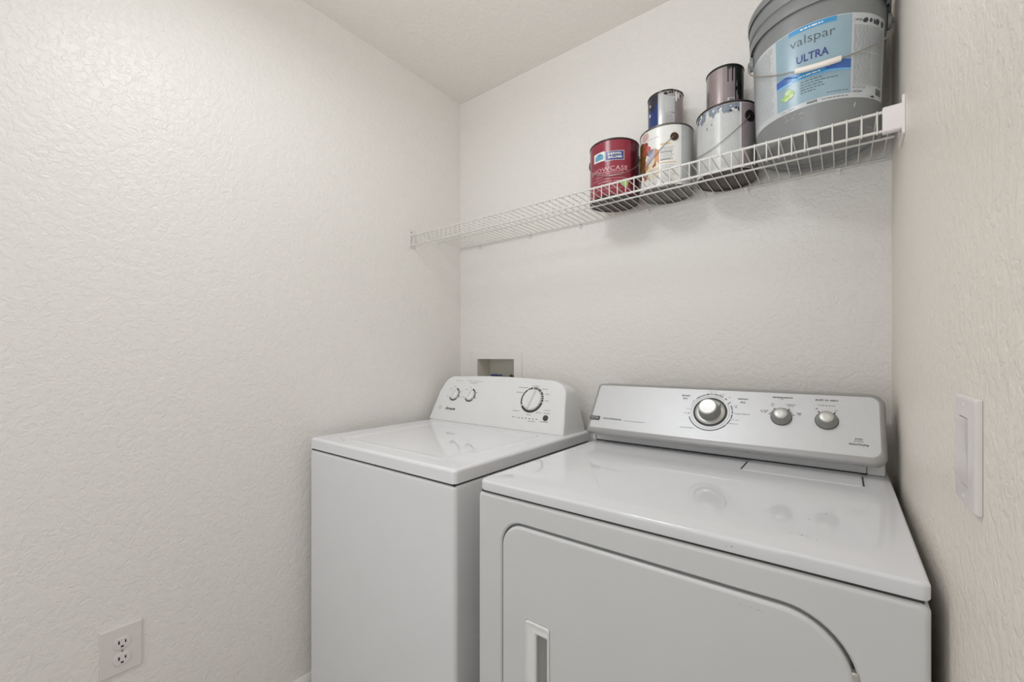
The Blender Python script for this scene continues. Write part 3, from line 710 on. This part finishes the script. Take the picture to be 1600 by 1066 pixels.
def ringp(mp, cp, cz, k_, r0, r1, dr, name, m, parent, n=24):
    V = [];
    for k in range(n):
        a = 2*PI*k/n
        V += [mp(cp + k_*r0*math.cos(a), cz + r0*math.sin(a), dr), mp(cp + k_*r1*math.cos(a), cz + r1*math.sin(a), dr)]
    return finish(name, V, [(2*k, 2*((k+1) % n), 2*((k+1) % n)+1, 2*k+1) for k in range(n)], m, parent)
def words(mp, p0, p1, z_top, z_bot, rows, h, dr, name, m, parent, seed=0, slack=.25):
    """rows of unreadably fine words on a curved label (degrees x metres)"""
    V = []; Fc = []; rd = random.Random(seed)
    for i in range(rows):
        z = z_top + (z_bot - z_top) * i / max(1, rows - 1); p = p0; end = p1 - (p1 - p0) * slack * rd.random()
        while p < end:
            w = min(rd.uniform(1.2, 4.5), end - p); b = len(V)
            V += [mp(p, z, dr), mp(p + w, z, dr), mp(p + w, z + h, dr), mp(p, z + h, dr)]; Fc.append((b, b+1, b+2, b+3)); p += w + .8
    return finish(name, V, Fc, m, parent, smooth=False)
def can(name, label, C, R, z0, hgt, body_m, rim_m, base_m, lid_m, group=None, brim=None):
    t = thing(name, label, 'paint can', (C[0], C[1], z0), group)
    zt = z0 + hgt; s = R / .083
    lathe('body', [(R - .0022, z0 + .004), (R - .0012, z0 + .0055), (R - .0012, zt - .0058), (R - .0022, zt - .0045)], C, body_m, t, 72)
    lathe('bottom_rim', [(R - .0035, z0 + .0015), (R - .0025, z0), (R - .0005, z0), (R, z0 + .0015), (R, z0 + .0040), (R - .0012, z0 + .0055), (R - .0035, z0 + .0050)], C, rim_m if brim is None else brim, t, 72)
    lathe('base', [(R - .0030, z0 + .0035), (R * .93, z0 + .0030), (R * .90, z0 + .0045), (R * .5, z0 + .0048), (R * .47, z0 + .0040), (R*.1, z0 + .0040)], C, base_m, t, 72)
    lathe('top_rim', [(R - .0040, zt - .0065), (R - .0012, zt - .0062), (R + .0002, zt - .0045), (R + .0004, zt - .0015), (R - .0008, zt), (R - .0030, zt - .0004), (R - .0060, zt - .004)], C, rim_m, t, 72)
    lathe('lid', [(R - .0062, zt - .0062), (R - .0080, zt - .0030), (R - .0110, zt - .0012), (R - .0135, zt - .0040), (R*.6, zt - .0045), (R*.1, zt - .0045)], C, lid_m, t, 72)
    return t
def ears_bail(t, C, R, z_e, phi_e, drop, mp, ear_m, swing=-1, power=1.0, r_ear=.013, wr=.0011):
    for sgn, ph in ((0, phi_e), (1, phi_e + 180)):
        mb = MB(); L = []
        c = Vector(mp(ph, z_e, 0)); o_ = Vector(mp(ph, z_e, .01)) - c; n_ = o_.normalized(); tz = Vector((0, 0, 1)); tx = n_.cross(tz)
        for rr_, h in ((r_ear, -.0018), (r_ear, .0015), (r_ear*.8, .0022), (r_ear*.78, .0010), (r_ear*.35, .0012), (r_ear*.30, .0042), (r_ear*.12, .0046)):
            L.append([c + n_ * h + (tx*math.cos(2*PI*k/24) + tz*math.sin(2*PI*k/24)) * rr_ for k in range(24)])
        mb.loft(L); mb.build('ear', ear_m, t, sharp=50)
    pts = []
    for k in range(41):
        u = k / 40; ph = phi_e + swing * 180 * u; out = .0030 + .0012 * math.sin(PI * u)
        pts.append(mp(ph, z_e - drop * math.sin(PI * u) ** power, out))
    a = Vector(mp(phi_e, z_e, 0)); b = Vector(mp(phi_e + swing*180, z_e, 0))
    mb = MB(); mb.tube([a] + pts + [b], wr, 8); mb.build('bail', M['bail'], t)

# --- red can
C = (-.6200, 1.3785); R = .0824
red = can('paint_can', 'maroon gallon paint can standing alone at the left of the row on the shelf', C, R, ZS, .189, M['maroon'], M['rim_dark'], M['base_dark'], M['tin'])
mp = cyl_mapper(C, lambda z: R - .0012)
mq = lambda d: (lambda a, b: mp(a, b, d))
patch(mp, 40, 84, ZS + .008, ZS + .180, .0003, 'dark_side_panel', M['maroon_dark'], red)
lb = patch(mp, -53, -22, 0, 0, .0004, 'house_badge', M['label_white'], red, shape=lambda u: (1.8615 - .0015*u, 1.8905 + .001*u))
patch(mp, -48, -25, 0, 0, .0007, 'picture', M['sky_blue'], lb, shape=lambda u: (1.866, 1.880 + .007*math.sin(PI*min(1, u*1.1))))
patch(mp, -42, -27, 0, 0, .0009, 'picture', M['teal'], lb, shape=lambda u: (1.880, 1.881 + .0055*math.sin(PI*u)))
words(mp, -48, -27, 1.876, 1.866, 4, .0011, .0010, 'fine_print', M['teal'], lb, seed=3)
lb = patch(mp, -21, 22.6, 0, 0, .0004, 'maker_badge', M['label_white'], red, shape=lambda u: (1.8565 + .0005*u, 1.8868 + .0008*u))
patch(mp, -19.8, 21.4, 1.8580, 1.8860, .0007, 'badge_field', M['sign_blue'], lb)
text_fit('SHERWIN', -15, 15.5, 1.8742, mq(.001), M['label_white'], lb, cap=.0080, bold=.02)
text_fit('WILLIAMS', -14, 17.5, 1.8632, mq(.001), M['label_white'], lb, cap=.0080, bold=.02)
text_fit('SHOWCASE', -64, 31, 1.8245, mq(.0005), M['pale_print'], red, cap=.0140, spacing=1.05)
words(mp, -40, 22, 1.8205, 1.8205, 1, .0018, .0005, 'fine_print', M['pale_print'], red, seed=5, slack=0)
text_fit('PAINT + PRIMER', -46, 17, 1.8065, mq(.0005), M['pale_print'], red, cap=.0042)
patch(mp, -55, 26, 1.7990, 1.8000, .0005, 'rule_line', M['pale_print'], red)
patch(mp, -45, 22, 1.8150, 1.8160, .0005, 'rule_line', M['pale_print'], red)
text_fit('INTERIOR SATIN', -40, 20, 1.7880, mq(.0005), M['pale_print'], red, cap=.0046)
patch(mp, -60, 18, 1.7660, 1.7670, .0005, 'rule_line', M['pale_print'], red)
blob(mp, 24, 1.782, 9, .013, .0006, 'leaf_emblem', M['green'], red, wob=.12)
ears_bail(red, C, R, 1.880, 86, .075, mp, M['rim_dark'])
attach(red)

# --- white can with the coloured picture
C = (-.4525, 1.4050); R = .0815
wc = can('paint_can', 'white gallon paint can with a colourful picture label, under the navy quart can', C, R, ZS, .1935, M['label_white'], M['rim_grey'], M['base_light'], M['tin'])
mp = cyl_mapper(C, lambda z: R - .0012); mp_w = mp
patch(mp, 33, 88, ZS + .007, ZS + .186, .0002, 'grey_side_panel', M['label_mid'], wc)
words(mp, 36, 84, 1.920, 1.765, 26, .0020, .0005, 'fine_print', M['label_grey'], wc, seed=8, slack=.1)
patch(mp, -88, -48, 0, 0, .0003, 'picture', M['brown'], wc, shape=lambda u: (1.775 + .02*u, 1.902 + .001*u))
patch(mp, -58, -42, 0, 0, .0004, 'picture', M['brick'], wc, shape=lambda u: (1.855 - .004*u, 1.903 - .012*u))
patch(mp, -46, -34, 0, 0, .0005, 'picture', M['red_ring'], wc, shape=lambda u: (1.862 - .002*u, 1.886 - .012*u))
patch(mp, -50, -15, 0, 0, .0004, 'picture', M['cream'], wc, shape=lambda u: (1.772 + .002*u, 1.846 + .006*u))
patch(mp, -42, -27, 0, 0, .0006, 'picture', M['blue_grey'], wc, shape=lambda u: (1.848 - .004*u, 1.862 + .004*u))
patch(mp, -48, -26, 0, 0, .0007, 'picture', M['lilac'], wc, shape=lambda u: (1.812 + .026*u, 1.830 + .034*u))
patch(mp, -25, -15, 0, 0, .0006, 'picture', M['orange'], wc, shape=lambda u: (1.812 + .012*math.sin(PI*u), 1.866 - .01*u))
patch(mp, -50, -40, 0, 0, .0007, 'picture', M['orange'], wc, shape=lambda u: (1.800 + .01*u, 1.838 - .012*u))
patch(mp, -30, -22, 0, 0, .0008, 'picture', M['brick'], wc, shape=lambda u: (1.806 + .004*u, 1.812 + .012*u))
patch(mp, -54, -42, 0, 0, .0007, 'picture', M['brick'], wc, shape=lambda u: (1.776 + .004*u, 1.792 - .002*u))
lb = blob(mp, -50.9, 1.9125, 13, .0165, .0008, 'round_emblem', M['label_white'], wc, n=28)
for r0, r1 in ((.0020, .0040), (.0065, .0085), (.0110, .0128)): ringp(mp, -50.9, 1.9125, 790, r0, r1, .0011, 'emblem_ring', M['red_ring'], lb)
patch(mp, -12.5, 10, 1.8675, 1.8745, .0004, 'word_strip', M['cream'], wc)
text_fit('Interior', -11.5, 8.5, 1.8690, (lambda a, b: mp(a, b, .0007)), M['gold'], wc, cap=.0050, bold=.02)
words(mp, -12.5, 20, 1.860, 1.822, 9, .0015, .0005, 'fine_print', M['ink_grey'], wc, seed=11)
words(mp, -12.5, 14, 1.8455, 1.8225, 2, .0022, .0006, 'bold_print', M['ink'], wc, seed=12)
patch(mp, -12.5, 21, 1.8125, 1.8150, .0005, 'rule_line', M['gold'], wc)
words(mp, -11, 20, 1.806, 1.756, 12, .0012, .0005, 'fine_print', M['ink_grey'], wc, seed=13)
words(mp, -40, -14, 1.800, 1.756, 10, .0011, .0009, 'fine_print', M['ink_grey'], wc, seed=14)
patch(mp, -40, -15, 1.8975, 1.8983, .0005, 'rule_line', M['ink_grey'], wc)
ears_bail(wc, C, R, 1.8905, 17, .085, mp, M['can_brown'], power=1.25, r_ear=.0125)
attach(wc)

# --- navy quart can on top of it
C = (-.4563, 1.409); R = .0546; zb = ZS + .1937
nq = can('paint_can', 'small navy and silver paint can stacked on the white picture can', C, R, zb, .1215, M['silver_label'], M['rim_grey'], M['base_light'], M['tin'])
mp = cyl_mapper(C, lambda z: R - .0012)
patch(mp, -88, -25, zb + .007, zb + .115, .0003, 'navy_panel', M['navy'], nq)
patch(mp, -88, -25, 0, 0, .0005, 'paint_splash', M['navy_dark'], nq, shape=lambda u: (zb + .085 + .012*math.sin(7*u) - .02*(1 - u), zb + .1155))
patch(mp, -3, 31, zb + .050, zb + .100, .0003, 'grey_panel', M['label_mid'], nq)
patch(mp, -3, 31, zb + .008, zb + .046, .0003, 'grey_panel', M['label_mid'], nq)
patch(mp, 32.5, 84, zb + .008, zb + .112, .0003, 'grey_panel', M['label_mauve'], nq)
words(mp, 0, 29, zb + .095, zb + .054, 12, .0014, .0006, 'fine_print', M['label_grey'], nq, seed=21)
words(mp, 0, 29, zb + .040, zb + .012, 8, .0012, .0006, 'fine_print', M['ink_grey'], nq, seed=22)
for i, (p, z, a, b) in enumerate(((1, zb + .110, 6, .004), (14, zb + .111, 4, .0025), (22, zb + .112, 3, .003), (54, zb + .105, 4, .005))): blob(mp, p, z, a, b, .0008, 'black_spot', M['black_paint'], nq, wob=.35, seed=i)
for i, (p, z, a, b) in enumerate(((36, zb + .100, 5, .016), (-58, zb + .090, 4, .004), (-60, zb + .060, 5, .005), (46, zb + .104, 5, .009))): blob(mp, p, z, a, b, .0009, 'white_spot', M['white_paint'], nq, wob=.3, seed=40 + i)
V = []; 
for (a, b, mm) in ((-88, 0, 'black_paint'), (2, 24, 'black_paint'), (60, 86, 'black_paint')):
    mb = MB(); a0 = math.atan2(-C[1], -C[0]); pr = [(R + .0008, zb + .1215 - .0050), (R + .0012, zb + .1213 - .001), (R - .0004, zb + .1219), (R - .0030, zb + .1217)]
    n_ = int((b - a) / 4); mb.loft([[(C[0] + r*math.cos(a0 + math.radians(a + (b - a)*k/n_)), C[1] + r*math.sin(a0 + math.radians(a + (b - a)*k/n_)), z) for r, z in pr] for k in range(n_ + 1)], closed=False, cap0=False, cap1=False)
    mb.build('dried_paint', M[mm], nq)
attach(nq)

# --- grey-labelled gallon
C = (-.273, 1.400); R = .0828
gc = can('paint_can', 'pale grey gallon paint can with paint-splashed top edge, under the small dripped can', C, R, ZS, .1945, M['label_grey'], M['rim_dark'], M['base_dark'], M['tin'])
mp = cyl_mapper(C, lambda z: R - .0012)
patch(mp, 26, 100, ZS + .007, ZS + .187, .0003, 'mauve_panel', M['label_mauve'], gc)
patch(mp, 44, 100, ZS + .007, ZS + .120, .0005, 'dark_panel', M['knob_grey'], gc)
patch(mp, 24.5, 26.5, ZS + .010, ZS + .186, .0006, 'white_edge', M['label_white'], gc)
patch(mp, -14, -12.5, ZS + .010, ZS + .165, .0004, 'white_edge', M['label_white'], gc)
words(mp, -10, 23, 1.905, 1.755, 30, .0016, .0005, 'fine_print', M['label_mid'], gc, seed=31, slack=.05)
words(mp, -60, -16, 1.895, 1.755, 28, .0016, .0005, 'fine_print', M['label_mid'], gc, seed=32, slack=.05)
rd = random.Random(5)
spl = patch(mp, -70, 23, 0, 0, .0007, 'paint_splash', M['blue_grey'], gc, step=2, shape=lambda u: (1.9075 + .006*math.sin(23*u) + .003*math.sin(61*u) - .004*(u < .3), 1.9275))
for i in range(26): blob(mp, rd.uniform(-66, 21), rd.uniform(1.905, 1.924), rd.uniform(1.2, 4), rd.uniform(.0015, .005), .0010, 'paint_fleck', M[rd.choice(['white_paint', 'white_paint', 'label_grey', 'navy_dark'])], gc, n=9, wob=.4, seed=i + 60)
for p, z in ((-38, 1.876), (-28, 1.882)): blob(mp, p, z, 1.5, .004, .0008, 'scuff', M['ink_grey'], gc, n=8, wob=.3, seed=int(z*1e4))
for i in range(9): blob(mp, 23 + (i % 2)*1.5, 1.790 - i*.0042, .7, .0012, .0009, 'red_fleck', M['ink_red'], gc, n=6)
ears_bail(gc, C, R, 1.8915, 45, .085, mp, M['rim_dark'], r_ear=.0165)
attach(gc)

# --- dripped quart can on top of it
C = (-.277, 1.394); R = .0510; zb = ZS + .1947
dq = can('paint_can', 'small tin paint can with black drips, stacked beside the large pail', C, R, zb, .1205, M['mauve_tin'], M['black_paint'], M['base_light'], M['tin'])
mp = cyl_mapper(C, lambda z: R - .0012)
patch(mp, -6, 44, zb + .006, zb + .114, .0002, 'faded_label', M['label_mauve'], dq)
patch(mp, 48, 88, zb + .006, zb + .1145, .0006, 'black_paint', M['black_paint'], dq)
patch(mp, 36, 50, 0, 0, .0005, 'black_paint', M['green_black'], dq, step=1, shape=lambda u: (zb + .060 - .03*u + .02*math.sin(9*u), zb + .1145))
def drip(p, z1, w, top=None):
    z0_ = top or zb + .1145
    patch(mp, p - w, p + w, 0, 0, .0008, 'drip', M['black_paint'], dq, step=w / 3, shape=lambda u: (z1 - .003*math.sin(PI*u), z0_))
for p, z, w in ((9.5, zb + .071, 1.5), (23, zb + .072, 1.8), (33.5, zb + .005, 2.0), (41, zb + .035, 1.6), (46, zb + .020, 1.6)): drip(p, z, w)
blob(mp, 35, zb + .050, 4, .007, .0010, 'drip', M['black_paint'], dq, wob=.2)
patch(mp, 6, 40, 0, 0, .0007, 'paint_run', M['green_black'], dq, step=1, shape=lambda u: (zb + .107 + .003*math.sin(20*u), zb + .1145))
patch(mp, 8, 30, zb + .008, zb + .024, .0004, 'code_panel', M['label_grey'], dq)
bars = MB()
for k in range(12):
    p = 13 + k * 1.3; w = .35 + .25*(k % 3 == 0); bars.add([mp(p, zb + .009, .0007), mp(p + w*1.6, zb + .009, .0007), mp(p + w*1.6, zb + .022, .0007), mp(p, zb + .022, .0007)], [(0, 1, 2, 3)])
bars.build('bar_code', M['ink'], dq, smooth=False)
words(mp, 6, 30, zb + .062, zb + .030, 6, .0012, .0005, 'fine_print', M['ink_grey'], dq, seed=51)
blob(mp, -44, zb + .026, 5, .005, .0006, 'scuff', M['ink_grey'], dq, n=7, wob=.5, seed=3)
attach(dq)

# ------------------------------------------------------------------ five-gallon pail
C = (-.055, 1.336); zb = ZS
pl = thing('paint_pail', 'large grey plastic pail with blue label and wire handle, against the right wall', 'paint pail', (C[0], C[1], zb))
rf = lambda z: .1290 + (.1383 - .1290) * min(1, max(0, (z - zb - .004) / .28))
mp = cyl_mapper(C, rf)
lathe('body', [(.020, zb + .009), (.100, zb + .009), (.104, zb + .0045), (.118, zb + .0045), (.120, zb + .0005), (.1270, zb), (.1290, zb + .004), (.1383, zb + .284), (.1388, zb + .300), (.1425, zb + .301), (.1428, zb + .286), (.1440, zb + .284), (.1452, zb + .2865),
               (.1458, zb + .304), (.1430, zb + .308), (.1425, zb + .313), (.1462, zb + .3145), (.1470, zb + .317), (.1474, zb + .340), (.1440, zb + .344), (.1440, zb + .352), (.1300, zb + .352), (.02, zb + .352)], C, M['pail'], pl, 112, sharp=40)
lathe('lid', [(.1440, zb + .3525), (.1490, zb + .3475), (.1500, zb + .3495), (.1500, zb + .3640), (.1480, zb + .3680), (.1400, zb + .3685), (.1370, zb + .3600), (.02, zb + .3600)], C, M['pail'], pl, 112)
rib = MB()
for k in range(28):
    a = 2*PI*k/28; ca, sa = math.cos(a), math.sin(a); V = []
    for r, z in ((.1385, .2875), (.1426, .2875), (.1426, .3005), (.1387, .3005)):
        for s in (-.0009, .0009): V.append((C[0] + r*ca - s*sa, C[1] + r*sa + s*ca, zb + z))
    rib.add(V, [(0, 2, 4, 6), (1, 7, 5, 3), (0, 1, 3, 2), (2, 3, 5, 4), (4, 5, 7, 6), (6, 7, 1, 0)])
rb = rib.build('skirt_rib', M['pail'], pl, smooth=False); rb['kind'] = 'stuff'
lab = patch(mp, -86, 70, 1.8000, 1.9855, .0004, 'label', M['pail_label'], pl)
lab['label'] = 'pale wrap-round label with a blue middle'
q = patch(mp, -35, 29, 1.8110, 1.9835, .0007, 'blue_panel', M['pail_blue'], lab)
def PT(d): return lambda a, b: mp(a, b, d)
sw = patch(mp, -35, 29, 0, 0, .0009, 'blue_band', M['pail_deep'], lab, step=2, shape=lambda u: (1.8665 + .004*math.sin(PI*u) - .002*u, 1.8830 + .006*math.sin(PI*(u*1.0)) + .002*u))
patch(mp, -35, 29, 0, 0, .0010, 'pale_band', M['pail_light'], lab, step=2, shape=lambda u: (1.8625 + .004*math.sin(PI*u) - .002*u, 1.8675 + .004*math.sin(PI*u) - .002*u))
patch(mp, -20, 8, 0, 0, .0012, 'blue_tag', M['pail_tag'], lab, step=2, shape=lambda u: (1.8660 + .002*u, 1.8790 + .002*u))
patch(mp, -22, 16.5, 1.9735, 1.9840, .0011, 'blue_tag', M['pail_tag'], lab)
words(mp, -12, 6, 1.9765, 1.9765, 1, .0030, .0014, 'fine_print', M['label_white'], lab, seed=70, slack=0)
words(mp, -14, 4, 1.8700, 1.8700, 1, .0024, .0015, 'fine_print', M['label_white'], lab, seed=71, slack=0)
text_fit('valspar', -21, 15.6, 1.9440, PT(.0011), M['pail_text'], lab, cap=.0205, bold=-.008)
text_fit('ULTRA', -15.6, 10.6, 1.9035, PT(.0011), M['pail_ink'], lab, cap=.0170, bold=.02)
text_fit('WHITE', -7.4, 1.4, 1.8033, PT(.0010), M['ink'], lab, cap=.0052, bold=.03)
text_fit('5 GAL / 18.9 L', -32, -17.5, 1.8033, PT(.0008), M['ink_grey'], lab, cap=.0045)
words(mp, 5, 27, 1.8045, 1.8045, 1, .0022, .0008, 'fine_print', M['ink_grey'], lab, seed=72, slack=0)
for i in range(5): words(mp, -12.3, [6, 18, 6, 8, 0][i], 1.8565 - i*.0062, 1.8565 - i*.0062, 1, .0018, .0011, 'fine_print', M['pail_text'], lab, seed=73 + i, slack=0)
words(mp, 9, 27, 1.8175, 1.8175, 1, .0012, .0011, 'fine_print', M['pail_text'], lab, seed=79, slack=0)
lf = M['green']
for i, (p, z, a, b, mm) in enumerate(((-25.5, 1.8370, 4.5, .0085, 'green'), (-21.5, 1.8420, 4.2, .0085, 'green'), (-23.5, 1.8470, 3.2, .0060, 'leaf_pale'), (-24.5, 1.8330, 2.8, .0045, 'leaf_pale'), (-20.5, 1.8360, 2.4, .0050, 'leaf_pale'))): blob(mp, p, z, a, b, .0012 + .0002*i, 'leaf_emblem', M[mm], lab, n=11, wob=.3, seed=9 + i)
patch(mp, -5, 3, 0, 0, .00095, 'box_line', M['label_white'], lab, shape=lambda u: (1.8095, 1.8102))
# left and right text panels
words(mp, -82, -38, 1.9750, 1.8150, 34, .0018, .0007, 'fine_print', M['label_print'], lab, seed=80, slack=.1)
words(mp, 31.5, 66, 1.9570, 1.8290, 44, .0018, .0007, 'fine_print', M['label_print'], lab, seed=81, slack=.03)
patch(mp, 29.5, 69, 1.8980, 1.9010, .0011, 'divider', M['pail_label'], lab); patch(mp, 49, 50, 1.8270, 1.9200, .0012, 'divider', M['pail_label'], lab)
patch(mp, 29, 30.5, 1.8110, 1.9855, .0012, 'divider', M['pail_label'], lab)
rd = random.Random(3)
for i, (p, w, h) in enumerate(((33, 2.5, .002), (36.5, 2.5, .002), (41, 3, .0055), (47.5, 2.2, .006), (51.5, 2.2, .006), (56, 3, .0062), (63, 3, .007))): blob(mp, p + .5, 1.9700, w*.8, h, .0011, 'warning_mark', M['ink'] if i > 1 else M['ink_grey'], lab, n=7, wob=.4, seed=i)
text_fit('valspar', 31, 40.5, 1.8115, PT(.0011), M['pail_text'], lab, cap=.0060)
words(mp, 31, 44, 1.8245, 1.8205, 2, .0014, .0009, 'fine_print', M['ink_grey'], lab, seed=90, slack=.1)
mb = MB()
for k in range(9):
    p = 57 + k*.95; w = .35 + .3*(k % 3 == 1); mb.add([mp(p, 1.8095, .0011), mp(p + w, 1.8095, .0011), mp(p + w, 1.8245, .0011), mp(p, 1.8245, .0011)], [(0, 1, 2, 3)])
mb.build('bar_code', M['ink'], lab, smooth=False)
patch(mp, 50, 55, 0, 0, .0011, 'roof_mark', M['ink'], lab, step=.6, shape=lambda u: (1.8020 + .001*math.sin(PI*u), 1.8032 + .0040*math.sin(PI*u)))
# smears of paint below the label
rd = random.Random(12)
for i in range(10): blob(mp, rd.uniform(-28, -5), rd.uniform(1.775, 1.797), rd.uniform(.5, 2.6), rd.uniform(.0006, .0022), .0004, 'scuff', M['knob_grey'], pl, n=8, wob=.5, seed=i + 200)
for p, z in ((33, 1.782), (33.6, 1.786)): blob(mp, p, z, .7, .0035, .0005, 'scuff', M['label_mid'], pl, n=7, wob=.3)
# ears and handle
me_ = cyl_mapper(C, lambda z: .1440)
for ph in (-84, 96 - 6):
    c = Vector(me_(ph, zb + .268, 0)); n_ = (Vector(me_(ph, zb + .268, .01)) - c).normalized(); tz = Vector((0, 0, 1)); tx = n_.cross(tz)
    mb = MB(); L = []
    for r, h in ((.017, -.0060), (.017, .0000), (.0145, .0022), (.006, .0022), (.0050, .0060), (.0035, .0070)):
        L.append([c + n_*h + tx*r*math.cos(2*PI*k/28) + tz*r*1.1*math.sin(2*PI*k/28) for k in range(28)])
    mb.loft(L); mb.build('ear', M['pail'], pl, sharp=50)
pts = []; grip = []
ze = zb + .264
for k in range(61):
    u = k / 60; ph = -84 + 174*u; z = ze - .130*math.sin(PI*u)**.85; out = .0050 + .0075*math.sin(PI*u)
    rr_ = .1440 + (rf(z) - .1390) * math.sin(PI*u)
    a = math.atan2(-C[1], -C[0]) + math.radians(ph); p = (C[0] + (rr_ + out)*math.cos(a), C[1] + (rr_ + out)*math.sin(a), z)
    pts.append(p)
mb = MB(); mb.tube([Vector(me_(-84, ze, .001))] + pts + [Vector(me_(90, ze, .001))], .0017, 10); bl = mb.build('bail', M['bail'], pl)
gp = pts[24:36]; mb = MB(); mb.tube(gp, .0062, 16); gr = mb.build('grip', M['grip'], bl, sharp=50); gr['label'] = 'white plastic hand grip'
attach(pl)
